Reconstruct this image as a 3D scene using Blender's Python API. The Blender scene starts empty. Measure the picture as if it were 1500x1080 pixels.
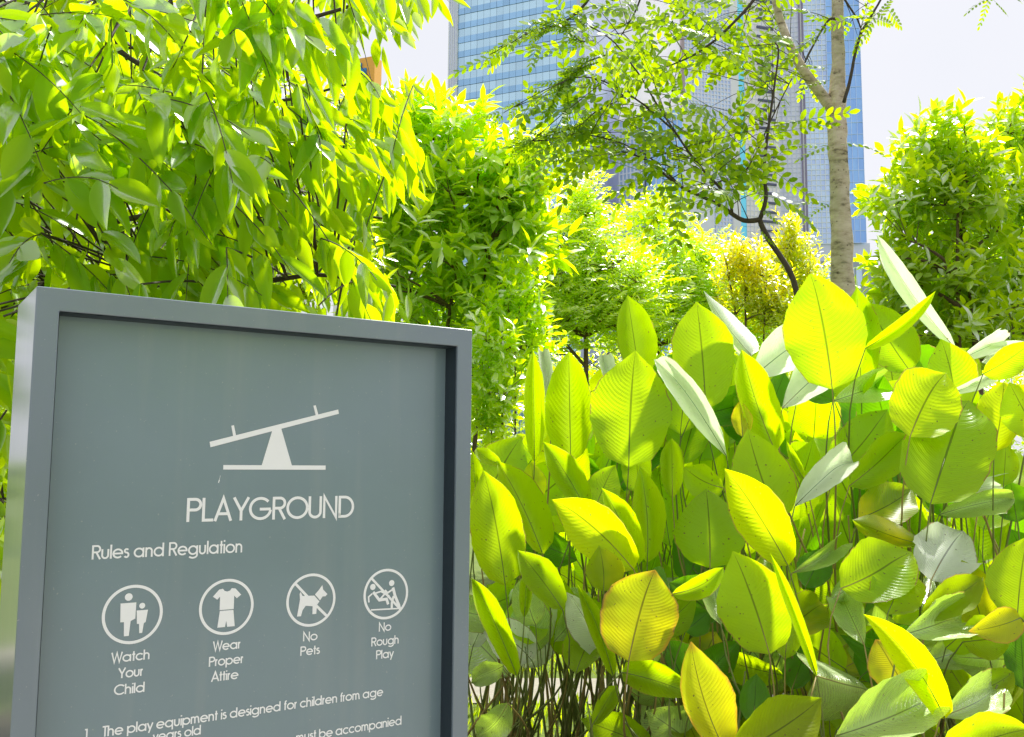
import bpy, math, random
import numpy as np
from mathutils import Vector, Matrix

random.seed(7)
rng = np.random.default_rng(11)
SC = bpy.context.scene
COL = SC.collection

# ------------------------------------------------------------------ camera
F, PITCH, ROLL, EYE = 1371.44, 0.10152, -0.00684, 1.5
cam_d = bpy.data.cameras.new('camera')
cam_d.sensor_width = 36.0
cam_d.lens = 36.0 * F / 1500.0
cam_d.clip_start = 0.05
cam_d.clip_end = 3000
cam = bpy.data.objects.new('camera', cam_d)
COL.objects.link(cam)
_r = Vector((1, 0, 0))
_f = Vector((0, math.cos(PITCH), math.sin(PITCH)))
_u = Vector((0, -math.sin(PITCH), math.cos(PITCH)))
_cr, _sr = math.cos(ROLL), math.sin(ROLL)
_rr = _cr * _r - _sr * _u
_uu = _sr * _r + _cr * _u
M = Matrix((_rr, _uu, -_f)).transposed().to_4x4()
M.translation = Vector((0, 0, EYE))
cam.matrix_world = M
SC.camera = cam

# ------------------------------------------------------------------ world, sun, exposure
SUN_DIR = Vector((0.34, 0.50, 0.80)).normalized()
SUN_EL = math.asin(SUN_DIR.z)
SUN_ROT = math.atan2(SUN_DIR.x, SUN_DIR.y)
w = bpy.data.worlds.new('World')
SC.world = w
w.use_nodes = True
nt = w.node_tree
bg = nt.nodes['Background']
sky = nt.nodes.new('ShaderNodeTexSky')
sky.sky_type = 'NISHITA'
sky.sun_disc = False
sky.sun_elevation = SUN_EL
sky.sun_rotation = SUN_ROT
sky.air_density = 1.0
sky.dust_density = 3.0
sky.ozone_density = 1.0
# thin bright cloud veil over the whole sky
mixc = nt.nodes.new('ShaderNodeMix'); mixc.data_type = 'RGBA'
tcw = nt.nodes.new('ShaderNodeTexCoord')
nzw = nt.nodes.new('ShaderNodeTexNoise'); nzw.inputs['Scale'].default_value = 1.6; nzw.inputs['Detail'].default_value = 5
mrw = nt.nodes.new('ShaderNodeMapRange')
mrw.inputs['To Min'].default_value = 0.90; mrw.inputs['To Max'].default_value = 1.0
nt.links.new(tcw.outputs['Generated'], nzw.inputs['Vector'])
nt.links.new(nzw.outputs['Fac'], mrw.inputs['Value'])
nt.links.new(mrw.outputs['Result'], mixc.inputs['Factor'])
nt.links.new(sky.outputs['Color'], mixc.inputs[6])
mixv = nt.nodes.new('ShaderNodeMix'); mixv.data_type = 'RGBA'
nzv = nt.nodes.new('ShaderNodeTexNoise'); nzv.inputs['Scale'].default_value = 2.3; nzv.inputs['Detail'].default_value = 6
nt.links.new(tcw.outputs['Generated'], nzv.inputs['Vector'])
nt.links.new(nzv.outputs['Fac'], mixv.inputs['Factor'])
mixv.inputs[6].default_value = (4.7, 5.0, 5.5, 1)
mixv.inputs[7].default_value = (6.0, 5.85, 6.15, 1)
nt.links.new(mixv.outputs[2], mixc.inputs[7])
nt.links.new(mixc.outputs[2], bg.inputs['Color'])
bg.inputs['Strength'].default_value = 0.0515

sun_d = bpy.data.lights.new('sun', 'SUN')
sun_d.energy = 2.7
sun_d.angle = math.radians(2.5)
sun_d.color = (1.0, 0.97, 0.91)
sun = bpy.data.objects.new('sun', sun_d)
COL.objects.link(sun)
sun.rotation_euler = (-SUN_DIR).to_track_quat('-Z', 'Y').to_euler()
sun.location = (4, 6, 20)

SC.view_settings.view_transform = 'Standard'
SC.view_settings.look = 'None'
SC.view_settings.gamma = 1
SC.view_settings.use_curve_mapping = False
SC.view_settings.exposure = 1.68
SC.render.engine = 'CYCLES'
SC.cycles.max_bounces = 10
SC.cycles.diffuse_bounces = 7
SC.cycles.glossy_bounces = 3
SC.cycles.use_denoising = True
SC.cycles.sample_clamp_indirect = 8


# ------------------------------------------------------------------ helpers
def ray(px, py):
    X = (px - 750) / F
    Y = -(py - 540) / F
    c, s = math.cos(ROLL), math.sin(ROLL)
    X, Y = c * X + s * Y, -s * X + c * Y
    c, s = math.cos(PITCH), math.sin(PITCH)
    return np.array([X, c - Y * s, s + Y * c])


def W(px, py, y):
    """World point at forward distance y (metres) seen at photo position px, py."""
    d = ray(px, py)
    p = d * (y / d[1])
    p[2] += EYE
    return p


def project(P):
    P = np.asarray(P, float).reshape(-1, 3)
    x, y, z = P[:, 0], P[:, 1], P[:, 2] - EYE
    c, s = math.cos(PITCH), math.sin(PITCH)
    Z = y * c + z * s
    Y = -y * s + z * c
    c, s = math.cos(ROLL), math.sin(ROLL)
    X, Y = c * x - s * Y, s * x + c * Y
    return np.stack([750 + F * X / Z, 540 - F * Y / Z], 1)


def inside(poly, pts):
    x, y = pts[:, 0], pts[:, 1]
    r = np.zeros(len(pts), bool)
    n = len(poly)
    for i in range(n):
        x1, y1 = poly[i]
        x2, y2 = poly[(i + 1) % n]
        c = ((y1 > y) != (y2 > y)) & (x < (x2 - x1) * (y - y1) / (y2 - y1 + 1e-9) + x1)
        r ^= c
    return r


def tag(o, label=None, cat=None, group=None, kind=None):
    if label: o['label'] = label
    if cat: o['category'] = cat
    if group: o['group'] = group
    if kind: o['kind'] = kind
    return o


def empty(name, loc, label, cat, group=None):
    o = bpy.data.objects.new(name, None)
    COL.objects.link(o)
    o.location = loc
    o.empty_display_size = 0.1
    return tag(o, label, cat, group)


def link(name, me, parent=None, mat=None, smooth=False):
    """Link mesh data given in world coordinates as an object; the parent is an unrotated empty."""
    o = bpy.data.objects.new(name, me)
    COL.objects.link(o)
    if mat is not None and not me.materials:
        me.materials.append(mat)
    if parent is not None:
        o.parent = parent
        o.location = -Vector(parent.location)
        if parent.parent is not None:
            o.location = (0, 0, 0)
        if parent.type == 'MESH':
            o.location = (0, 0, 0)
    if smooth:
        me.polygons.foreach_set('use_smooth', np.ones(len(me.polygons), bool))
    return o


def mesh_np(name, V, faces, k, tint=None, uv=None):
    """V (n,3); faces (m,k) int array."""
    me = bpy.data.meshes.new(name)
    V = np.asarray(V, np.float32)
    faces = np.asarray(faces, np.int32)
    me.vertices.add(len(V))
    me.vertices.foreach_set('co', V.ravel())
    me.loops.add(faces.size)
    me.loops.foreach_set('vertex_index', faces.ravel())
    me.polygons.add(len(faces))
    me.polygons.foreach_set('loop_start', np.arange(0, faces.size, k, dtype=np.int32))
    if tint is not None:
        a = me.attributes.new('tint', 'FLOAT', 'FACE')
        a.data.foreach_set('value', np.asarray(tint, np.float32))
    if uv is not None:
        l = me.uv_layers.new(name='UVMap')
        l.data.foreach_set('uv', np.asarray(uv, np.float32)[faces.ravel()].ravel())
    me.update(calc_edges=True)
    return me


class MB:
    """Collects boxes, tubes and prisms of mixed faces into one mesh."""
    def __init__(self):
        self.v, self.f = [], []

    def add(self, vs, fs):
        o = len(self.v)
        self.v += [tuple(p) for p in vs]
        self.f += [tuple(i + o for i in q) for q in fs]

    def box(self, x0, y0, z0, x1, y1, z1, T=None):
        vs = [(x, y, z) for z in (z0, z1) for y in (y0, y1) for x in (x0, x1)]
        if T is not None: vs = [T(*p) for p in vs]
        self.add(vs, [(0, 2, 3, 1), (4, 5, 7, 6), (0, 1, 5, 4), (2, 6, 7, 3), (0, 4, 6, 2), (1, 3, 7, 5)])

    def tube(self, pts, r0, r1=None, sides=6, caps=True, wob=0.0):
        pts = [Vector(p) for p in pts]
        if r1 is None: r1 = r0
        n = len(pts)
        o = len(self.v)
        up = Vector((0.13, 0.31, 0.94))
        for i, p in enumerate(pts):
            a = pts[max(0, i - 1)]
            b = pts[min(n - 1, i + 1)]
            t = (b - a).normalized()
            s = t.cross(up)
            if s.length < 1e-3: s = t.cross(Vector((1, 0, 0)))
            s.normalize()
            q = s.cross(t)
            r = r0 + (r1 - r0) * i / max(1, n - 1)
            for k in range(sides):
                an = 2 * math.pi * k / sides
                rr = r * (1 + wob * (random.random() - .5))
                self.v.append(tuple(p + (s * math.cos(an) + q * math.sin(an)) * rr))
        for i in range(n - 1):
            for k in range(sides):
                a = o + i * sides + k
                b = o + i * sides + (k + 1) % sides
                self.f.append((a, b, b + sides, a + sides))
        if caps:
            self.f.append(tuple(o + k for k in range(sides))[::-1])
            self.f.append(tuple(o + (n - 1) * sides + k for k in range(sides)))

    def build(self, name, mat, parent=None, smooth=False, tint=0):
        me = bpy.data.meshes.new(name)
        me.from_pydata(self.v, [], self.f)
        if tint:
            a = me.attributes.new('tint', 'FLOAT', 'FACE')
            n_ = len(self.f) // tint + 1
            a.data.foreach_set('value', np.repeat(rng.random(n_), tint)[:len(self.f)].astype(np.float32))
        me.update()
        return link(name, me, parent, mat, smooth)


def bez(p0, p1, p2, n):
    p0, p1, p2 = (np.asarray(p, float) for p in (p0, p1, p2))
    t = np.linspace(0, 1, n)[:, None]
    return (1 - t) ** 2 * p0 + 2 * t * (1 - t) * p1 + t ** 2 * p2


# ------------------------------------------------------------------ materials
def new_mat(name):
    m = bpy.data.materials.new(name)
    m.use_nodes = True
    t = m.node_tree
    for n in list(t.nodes): t.nodes.remove(n)
    out = t.nodes.new('ShaderNodeOutputMaterial')
    return m, t, out


def N(t, kind, **kw):
    n = t.nodes.new(kind)
    for k, v in kw.items():
        if k in n.inputs: n.inputs[k].default_value = v
        else: setattr(n, k, v)
    return n


def mixrgb(t, fac, a, b, blend='MIX'):
    n = t.nodes.new('ShaderNodeMix')
    n.data_type = 'RGBA'
    n.blend_type = blend
    for sock, v in ((n.inputs['Factor'], fac), (n.inputs[6], a), (n.inputs[7], b)):
        if hasattr(v, 'is_output') or isinstance(v, bpy.types.NodeSocket): t.links.new(v, sock)
        elif isinstance(v, (int, float)): sock.default_value = v
        else: sock.default_value = (*v, 1) if len(v) == 3 else v
    return n.outputs[2]


def math_n(t, op, a, b=None, c=None):
    n = t.nodes.new('ShaderNodeMath')
    n.operation = op
    for i, v in enumerate((a, b, c)):
        if v is None: continue
        if isinstance(v, bpy.types.NodeSocket): t.links.new(v, n.inputs[i])
        else: n.inputs[i].default_value = v
    return n.outputs[0]


def simple(name, col, rough=0.6, metal=0.0, noise=0.12, scale=8.0, bump=0.0, spec=0.5, coat=0.0):
    m, t, out = new_mat(name)
    p = N(t, 'ShaderNodeBsdfPrincipled')
    tc = N(t, 'ShaderNodeTexCoord')
    nz = N(t, 'ShaderNodeTexNoise', Scale=scale, Detail=6.0)
    t.links.new(tc.outputs['Object'], nz.inputs['Vector'])
    a = tuple(c * (1 - noise) for c in col)
    b = tuple(min(1, c * (1 + noise)) for c in col)
    t.links.new(mixrgb(t, nz.outputs['Fac'], a, b), p.inputs['Base Color'])
    p.inputs['Roughness'].default_value = rough
    p.inputs['Metallic'].default_value = metal
    p.inputs['Specular IOR Level'].default_value = spec
    p.inputs['Coat Weight'].default_value = coat
    if bump:
        bp = N(t, 'ShaderNodeBump', Strength=bump, Distance=0.02)
        t.links.new(nz.outputs['Fac'], bp.inputs['Height'])
        t.links.new(bp.outputs['Normal'], p.inputs['Normal'])
    t.links.new(p.outputs['BSDF'], out.inputs['Surface'])
    return m


def leaf_shader(t, out, refl, trans, gloss=0.06, rough=0.35, normal=None, tw=0.5):
    d = N(t, 'ShaderNodeBsdfDiffuse')
    tr = N(t, 'ShaderNodeBsdfTranslucent')
    g = N(t, 'ShaderNodeBsdfGlossy', Roughness=rough)
    g.inputs['Color'].default_value = (1, 1, 1, 1)
    for s, n_ in ((refl, d), (trans, tr)):
        if isinstance(s, bpy.types.NodeSocket): t.links.new(s, n_.inputs['Color'])
        else: n_.inputs['Color'].default_value = (*s, 1)
    m1 = N(t, 'ShaderNodeAddShader')
    t.links.new(d.outputs[0], m1.inputs[0]); t.links.new(tr.outputs[0], m1.inputs[1])
    m2 = N(t, 'ShaderNodeMixShader')
    fr = N(t, 'ShaderNodeFresnel', IOR=1.42)
    t.links.new(math_n(t, 'MULTIPLY', fr.outputs[0], gloss * 9), m2.inputs['Fac'])
    t.links.new(m1.outputs[0], m2.inputs[1]); t.links.new(g.outputs[0], m2.inputs[2])
    if normal is not None:
        for n_ in (d, tr, g, fr): t.links.new(normal, n_.inputs['Normal'])
    t.links.new(m2.outputs[0], out.inputs['Surface'])


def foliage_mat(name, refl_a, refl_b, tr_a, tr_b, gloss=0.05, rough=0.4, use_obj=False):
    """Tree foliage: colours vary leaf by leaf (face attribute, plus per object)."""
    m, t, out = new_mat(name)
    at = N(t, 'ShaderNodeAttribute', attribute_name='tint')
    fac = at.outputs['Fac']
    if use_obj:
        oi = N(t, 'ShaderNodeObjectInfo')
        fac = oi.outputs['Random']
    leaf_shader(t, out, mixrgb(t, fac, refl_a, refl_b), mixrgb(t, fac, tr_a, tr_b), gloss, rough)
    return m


def paddle_mat(name, refl, trans, back=None, patch=None, tip=None, gloss=0.05, rough=0.33, bumpk=0.42):
    """Large pleated leaf: lateral veins from the UV map, midrib, mottling, own tint per object."""
    m, t, out = new_mat(name)
    uvn = N(t, 'ShaderNodeUVMap', uv_map='UVMap')
    sp = N(t, 'ShaderNodeSeparateXYZ')
    t.links.new(uvn.outputs[0], sp.inputs[0])
    u = math_n(t, 'ABSOLUTE', math_n(t, 'MULTIPLY', math_n(t, 'SUBTRACT', sp.outputs['X'], 0.5), 2.0))
    v = sp.outputs['Y']
    tc = N(t, 'ShaderNodeTexCoord')
    nz = N(t, 'ShaderNodeTexNoise', Scale=7.0, Detail=4.0)
    t.links.new(tc.outputs['Object'], nz.inputs['Vector'])
    nzb = N(t, 'ShaderNodeTexNoise', Scale=30.0, Detail=3.0)
    t.links.new(tc.outputs['Object'], nzb.inputs['Vector'])
    c = math_n(t, 'SUBTRACT', v, math_n(t, 'MULTIPLY', math_n(t, 'POWER', u, 1.2), 0.20))
    c = math_n(t, 'ADD', c, math_n(t, 'MULTIPLY', nzb.outputs['Fac'], 0.016))
    oi0 = N(t, 'ShaderNodeObjectInfo')
    fr_ = math_n(t, 'ADD', 120.0, math_n(t, 'MULTIPLY', oi0.outputs['Random'], 90.0))
    big = math_n(t, 'MULTIPLY', math_n(t, 'SINE', math_n(t, 'MULTIPLY', c, fr_)), math_n(t, 'MULTIPLY', nz.outputs['Fac'], 1.6))
    fine = math_n(t, 'SINE', math_n(t, 'MULTIPLY', c, math_n(t, 'MULTIPLY', fr_, 2.9)))
    h = math_n(t, 'ADD', math_n(t, 'MULTIPLY', big, 0.55), math_n(t, 'MULTIPLY', fine, 0.3))
    amt = math_n(t, 'MINIMUM', math_n(t, 'MULTIPLY', u, 5.0), 1.0)
    h = math_n(t, 'MULTIPLY', h, amt)
    bp = N(t, 'ShaderNodeBump', Strength=bumpk, Distance=0.0022)
    t.links.new(h, bp.inputs['Height'])
    oi = N(t, 'ShaderNodeObjectInfo')
    # colour: vein lines a little denser, mottled, per leaf brightness
    vein = math_n(t, 'MULTIPLY', math_n(t, 'POWER', math_n(t, 'MULTIPLY', math_n(t, 'ADD', fine, 1.0), 0.5), 2.0), 0.30)
    vein = math_n(t, 'MULTIPLY', vein, amt)
    rib = math_n(t, 'LESS_THAN', u, 0.022)
    def chain(col):
        dark = tuple(x * 0.55 for x in col)
        x = mixrgb(t, vein, col, tuple(q * 0.7 for q in col))
        x = mixrgb(t, math_n(t, 'MULTIPLY', nz.outputs['Fac'], 0.38), x, dark)
        x = mixrgb(t, math_n(t, 'MULTIPLY', oi.outputs['Random'], 0.30), x, tuple(q * 0.55 for q in col))
        if patch:
            mask = N(t, 'ShaderNodeMapRange')
            mask.inputs['From Min'].default_value = 0.50; mask.inputs['From Max'].default_value = 0.66
            nz2 = N(t, 'ShaderNodeTexNoise', Scale=4.0, Detail=3.0)
            t.links.new(tc.outputs['Object'], nz2.inputs['Vector'])
            t.links.new(nz2.outputs['Fac'], mask.inputs['Value'])
            x = mixrgb(t, mask.outputs['Result'], x, patch)
        if tip:
            e = math_n(t, 'MAXIMUM', math_n(t, 'MULTIPLY', math_n(t, 'SUBTRACT', u, 0.86), 5.0),
                       math_n(t, 'MULTIPLY', math_n(t, 'SUBTRACT', v, 0.86), 6.0))
            e = math_n(t, 'MULTIPLY', math_n(t, 'MAXIMUM', math_n(t, 'MINIMUM', e, 1.0), 0.0), nzb.outputs['Fac'])
            e = math_n(t, 'MINIMUM', math_n(t, 'MULTIPLY', e, 1.6), 1.0)
            x = mixrgb(t, e, x, tip)
        nsp = N(t, 'ShaderNodeTexNoise', Scale=85.0, Detail=1.0); t.links.new(tc.outputs['Object'], nsp.inputs['Vector'])
        x = mixrgb(t, math_n(t, 'MULTIPLY', math_n(t, 'GREATER_THAN', nsp.outputs['Fac'], 0.745), 0.8), x, (0.10, 0.06, 0.02))
        ed = math_n(t, 'MULTIPLY', math_n(t, 'GREATER_THAN', u, 0.965), math_n(t, 'GREATER_THAN', nz.outputs['Fac'], 0.54))
        x = mixrgb(t, math_n(t, 'MULTIPLY', ed, 0.75), x, (0.22, 0.12, 0.04))
        x = mixrgb(t, rib, x, tuple(q * 0.38 for q in col))
        return x
    r = chain(refl)
    tr = chain(trans)
    if back:
        geo = N(t, 'ShaderNodeNewGeometry')
        r = mixrgb(t, geo.outputs['Backfacing'], r, back)
    leaf_shader(t, out, r, tr, gloss, rough, bp.outputs['Normal'])
    return m


MAT = {}
MAT['L'] = paddle_mat('lime_leaf', (0.17, 0.25, 0.001), (0.56, 0.75, 0.0005))
MAT['G'] = paddle_mat('green_leaf', (0.14, 0.22, 0.001), (0.43, 0.62, 0.0006), gloss=0.05)
MAT['D'] = paddle_mat('deep_green_leaf', (0.05, 0.14, 0.003), (0.14, 0.34, 0.001), gloss=0.06)
MAT['Y'] = paddle_mat('yellow_leaf', (0.24, 0.29, 0.001), (0.72, 0.84, 0.0006), gloss=0.04)
MAT['O'] = paddle_mat('olive_leaf', (0.14, 0.18, 0.001), (0.34, 0.46, 0.0008), patch=(0.40, 0.38, 0.002))
MAT['B'] = paddle_mat('withering_leaf', (0.25, 0.25, 0.01), (0.70, 0.66, 0.002), patch=(0.5, 0.55, 0.004), tip=(0.45, 0.14, 0.03))
MAT['P'] = paddle_mat('waxy_pale_leaf', (0.62, 0.66, 0.56), (0.50, 0.58, 0.36), gloss=0.04, rough=0.4, bumpk=1.0)
MAT['S'] = paddle_mat('glossy_pleated_leaf', (0.34, 0.45, 0.15), (0.38, 0.56, 0.03), gloss=0.13, rough=0.25, bumpk=1.0)
MAT['stalk'] = simple('stalk', (0.16, 0.20, 0.04), 0.5, noise=0.4, scale=14)
MAT['stalk2'] = simple('dry_stalk', (0.34, 0.26, 0.08), 0.6, noise=0.4, scale=14)

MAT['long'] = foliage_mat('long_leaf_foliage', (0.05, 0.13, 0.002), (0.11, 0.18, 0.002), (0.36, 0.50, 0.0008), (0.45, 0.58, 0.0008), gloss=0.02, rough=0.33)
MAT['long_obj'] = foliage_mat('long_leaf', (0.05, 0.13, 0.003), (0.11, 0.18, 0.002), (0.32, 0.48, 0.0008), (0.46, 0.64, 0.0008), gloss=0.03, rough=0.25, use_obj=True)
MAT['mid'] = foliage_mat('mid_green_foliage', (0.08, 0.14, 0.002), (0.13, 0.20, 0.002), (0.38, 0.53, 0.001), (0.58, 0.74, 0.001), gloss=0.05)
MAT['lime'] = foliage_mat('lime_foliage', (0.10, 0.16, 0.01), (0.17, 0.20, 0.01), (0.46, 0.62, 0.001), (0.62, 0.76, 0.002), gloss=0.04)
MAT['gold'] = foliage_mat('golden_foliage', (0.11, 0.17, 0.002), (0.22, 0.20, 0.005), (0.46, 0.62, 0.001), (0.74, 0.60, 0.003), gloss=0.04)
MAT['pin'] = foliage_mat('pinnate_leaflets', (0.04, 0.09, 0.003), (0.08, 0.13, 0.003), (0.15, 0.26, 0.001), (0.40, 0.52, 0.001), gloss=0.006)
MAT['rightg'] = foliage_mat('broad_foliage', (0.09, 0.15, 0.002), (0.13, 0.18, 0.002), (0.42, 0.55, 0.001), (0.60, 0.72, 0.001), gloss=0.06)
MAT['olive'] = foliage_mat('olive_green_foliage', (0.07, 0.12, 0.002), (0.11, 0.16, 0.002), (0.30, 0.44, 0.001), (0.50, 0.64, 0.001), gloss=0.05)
MAT['branch'] = simple('dark_twig_bark', (0.060, 0.045, 0.032), 0.8, noise=0.35, scale=30, bump=0.3)
MAT['brown'] = simple('brown_bark', (0.11, 0.075, 0.045), 0.85, noise=0.4, scale=18, bump=0.4)


def bark_mat():
    m, t, out = new_mat('pale_ringed_bark')
    p = N(t, 'ShaderNodeBsdfPrincipled', Roughness=0.85)
    tc = N(t, 'ShaderNodeTexCoord')
    mp = N(t, 'ShaderNodeMapping')
    mp.inputs['Scale'].default_value = (9, 9, 22)
    t.links.new(tc.outputs['Object'], mp.inputs['Vector'])
    n1 = N(t, 'ShaderNodeTexNoise', Scale=1.0, Detail=9.0, Roughness=0.65)
    t.links.new(mp.outputs[0], n1.inputs['Vector'])
    n2 = N(t, 'ShaderNodeTexNoise', Scale=2.2, Detail=4.0)
    t.links.new(tc.outputs['Object'], n2.inputs['Vector'])
    vo = N(t, 'ShaderNodeTexVoronoi', Scale=26.0)
    t.links.new(tc.outputs['Object'], vo.inputs['Vector'])
    r = N(t, 'ShaderNodeValToRGB')
    e = r.color_ramp.elements
    e[0].position = 0.34; e[0].color = (0.07, 0.045, 0.03, 1)
    e[1].position = 0.62; e[1].color = (0.70, 0.60, 0.49, 1)
    a = r.color_ramp.elements.new(0.45); a.color = (0.50, 0.40, 0.30, 1)
    t.links.new(n1.outputs['Fac'], r.inputs['Fac'])
    r2 = N(t, 'ShaderNodeValToRGB')
    r2.color_ramp.elements[0].position = 0.42; r2.color_ramp.elements[1].position = 0.62
    t.links.new(n2.outputs['Fac'], r2.inputs['Fac'])
    c = mixrgb(t, math_n(t, 'MULTIPLY', r2.outputs['Color'], 0.45), r.outputs['Color'], (0.34, 0.34, 0.22))
    spots = math_n(t, 'LESS_THAN', vo.outputs['Distance'], 0.13)
    c = mixrgb(t, math_n(t, 'MULTIPLY', spots, 0.7), c, (0.05, 0.035, 0.03))
    t.links.new(c, p.inputs['Base Color'])
    bp = N(t, 'ShaderNodeBump', Strength=0.9, Distance=0.012)
    t.links.new(n1.outputs['Fac'], bp.inputs['Height'])
    t.links.new(bp.outputs['Normal'], p.inputs['Normal'])
    t.links.new(p.outputs['BSDF'], out.inputs['Surface'])
    return m


MAT['bark'] = bark_mat()


def ground_mat(name, cols, scale, rough=0.95, bump=0.5):
    m, t, out = new_mat(name)
    p = N(t, 'ShaderNodeBsdfPrincipled', Roughness=rough)
    tc = N(t, 'ShaderNodeTexCoord')
    n1 = N(t, 'ShaderNodeTexNoise', Scale=scale, Detail=10.0, Roughness=0.7)
    n2 = N(t, 'ShaderNodeTexNoise', Scale=scale * 0.07, Detail=4.0)
    for n_ in (n1, n2): t.links.new(tc.outputs['Object'], n_.inputs['Vector'])
    f = math_n(t, 'ADD', math_n(t, 'MULTIPLY', n1.outputs['Fac'], 0.7), math_n(t, 'MULTIPLY', n2.outputs['Fac'], 0.3))
    mr = N(t, 'ShaderNodeMapRange')
    mr.inputs['From Min'].default_value = 0.35; mr.inputs['From Max'].default_value = 0.65
    t.links.new(f, mr.inputs['Value'])
    t.links.new(mixrgb(t, mr.outputs['Result'], cols[0], cols[1]), p.inputs['Base Color'])
    bp = N(t, 'ShaderNodeBump', Strength=bump, Distance=0.02)
    t.links.new(n1.outputs['Fac'], bp.inputs['Height'])
    t.links.new(bp.outputs['Normal'], p.inputs['Normal'])
    t.links.new(p.outputs['BSDF'], out.inputs['Surface'])
    return m


MAT['lawn'] = ground_mat('lawn', ((0.06, 0.10, 0.012), (0.14, 0.19, 0.015)), 30)
MAT['soil'] = ground_mat('planting_soil', ((0.03, 0.02, 0.013), (0.09, 0.06, 0.04)), 24)
MAT['path'] = ground_mat('pale_path', ((0.22, 0.20, 0.17), (0.34, 0.31, 0.27)), 60, bump=0.15)
MAT['grass'] = foliage_mat('grass_blades', (0.08, 0.13, 0.01), (0.16, 0.19, 0.01), (0.3, 0.45, 0.003), (0.6, 0.66, 0.004), gloss=0.03)


def sheet(name, x0, y0, x1, y1, z, mat, nx=1):
    me = bpy.data.meshes.new(name)
    me.from_pydata([(x0, y0, z), (x1, y0, z), (x1, y1, z), (x0, y1, z)], [], [(0, 1, 2, 3)])
    return tag(link(name, me, None, mat), kind='structure')


# ------------------------------------------------------------------ ground
sheet('ground', -900, -300, 900, 1800, 0.0, MAT['lawn'])
sheet('planting_bed', -4.5, 1.75, 7.0, 5.15, 0.004, MAT['soil'])
sheet('path', -14, 6.05, 14, 6.75, 0.008, MAT['path'])
sheet('paved_walk', -5, -6, 7, 1.72, 0.012, MAT['path'])
mb = MB(); mb.box(-5, 1.72, 0, 7, 1.80, 0.12)
tag(mb.build('kerb', simple('kerb_stone', (0.35, 0.34, 0.32), 0.9, bump=0.2)), kind='structure')

# ------------------------------------------------------------------ towers
def glass_mat(name, col, rough=0.12, spec=0.8, metal=0.75, noise=0.1, scale=0.08):
    m = simple(name, col, rough, metal, noise, scale, 0.0, spec)
    t = m.node_tree
    p = next(n_ for n_ in t.nodes if n_.type == 'BSDF_PRINCIPLED')
    src = p.inputs['Base Color'].links[0].from_socket
    at = N(t, 'ShaderNodeAttribute', attribute_name='tint')
    f_ = math_n(t, 'POWER', at.outputs['Fac'], 2.5)
    t.links.new(mixrgb(t, f_, src, tuple(c * .86 for c in col)), p.inputs['Base Color'])
    return m


MAT['band_dark'] = glass_mat('blue_band_glass', (0.33, 0.56, 0.82), 0.3, 0.4, noise=0.12)
MAT['band_light'] = glass_mat('pale_band_glass', (0.52, 0.74, 0.90), 0.25, 0.5, noise=0.14)
MAT['pilaster'] = simple('pale_cladding', (0.80, 0.80, 0.88), 0.5, noise=0.05, scale=0.3)
MAT['pilaster_b'] = simple('violet_grey_cladding', (0.50, 0.56, 0.80), 0.5, noise=0.05, scale=0.3)
MAT['lav'] = simple('lavender_panel', (0.75, 0.77, 0.92), 0.45, noise=0.09, scale=0.2)
MAT['lavgrid'] = simple('grid_mullion', (0.68, 0.72, 0.92), 0.5, noise=0.05)
MAT['blueglass'] = glass_mat('blue_glass', (0.30, 0.52, 0.95), 0.28, 0.5, noise=0.25, scale=0.25)
MAT['skyglass'] = glass_mat('sky_glass', (0.52, 0.66, 0.96), 0.28, 0.5, noise=0.3, scale=0.2)
MAT['bluegrid'] = simple('pale_blue_mullion', (0.80, 0.86, 0.98), 0.5, noise=0.05)
MAT['teal'] = glass_mat('teal_glass', (0.20, 0.72, 0.90), 0.3, 0.4)
MAT['white_clad'] = simple('white_cladding', (0.85, 0.82, 0.88), 0.5, noise=0.06, scale=0.3)
MAT['slot'] = simple('dark_louvre', (0.10, 0.11, 0.20), 0.6)
MAT['podium'] = simple('podium_grey', (0.38, 0.42, 0.52), 0.6, noise=0.08, scale=0.2)


def face_frame(pxa, pxb, ya, yb, pyref=300):
    """Vertical facade between two ground points; returns origin, unit direction, outward normal, width."""
    A = W(pxa, pyref, ya)[:2]; B = W(pxb, pyref, yb)[:2]
    d = B - A; L = np.linalg.norm(d); u = d / L
    n = np.array([u[1], -u[0]])
    return A, u, n, L


def T_face(A, u, n):
    return lambda a, b, z: (A[0] + u[0] * a + n[0] * b, A[1] + u[1] * a + n[1] * b, z)


# left banded tower: far side to the left
A, u, n, L = face_frame(668, 846, 215, 203)
T = T_face(A, u, n)
tw = empty('office_tower', (*(A + u * L / 2), 0), 'blue glass tower with pale and dark horizontal bands behind the trees', 'tower')
mb = MB(); mb.box(0.05, -26, 0, L - 0.05, -0.4, 150, T); mb.build('core', MAT['pilaster'], tw)
fh = 3.55
zz = 0.0
k = 0
bands = {}
while zz < 150:
    for nm, h, mt, off in (('glass_band', fh * 0.56, 'band_light', 0.0), ('spandrel', fh * 0.44, 'band_dark', 0.12)):
        mb = MB()
        npan = 18
        for i in range(npan):
            a0 = L * i / npan + 0.03; a1 = L * (i + 1) / npan - 0.03
            jit = random.uniform(-0.02, 0.03)
            mb.box(a0, -0.4, zz + 0.02, a1, off + jit, zz + h - 0.04, T)
        mb.build(nm, MAT[mt], tw, tint=6)
        zz += h
    k += 1
mb = MB(); mb.box(-2.4, -26, 0, -0.02, 0.5, 151, T); mb.build('pilaster', MAT['pilaster'], tw)
mb = MB()
for q in (-2.0, -1.4, -0.8, -0.3): mb.box(q - 0.09, 0.5, 0, q + 0.09, 0.75, 151, T)
mb.build('rib', MAT['lavgrid'], tw)
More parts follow.
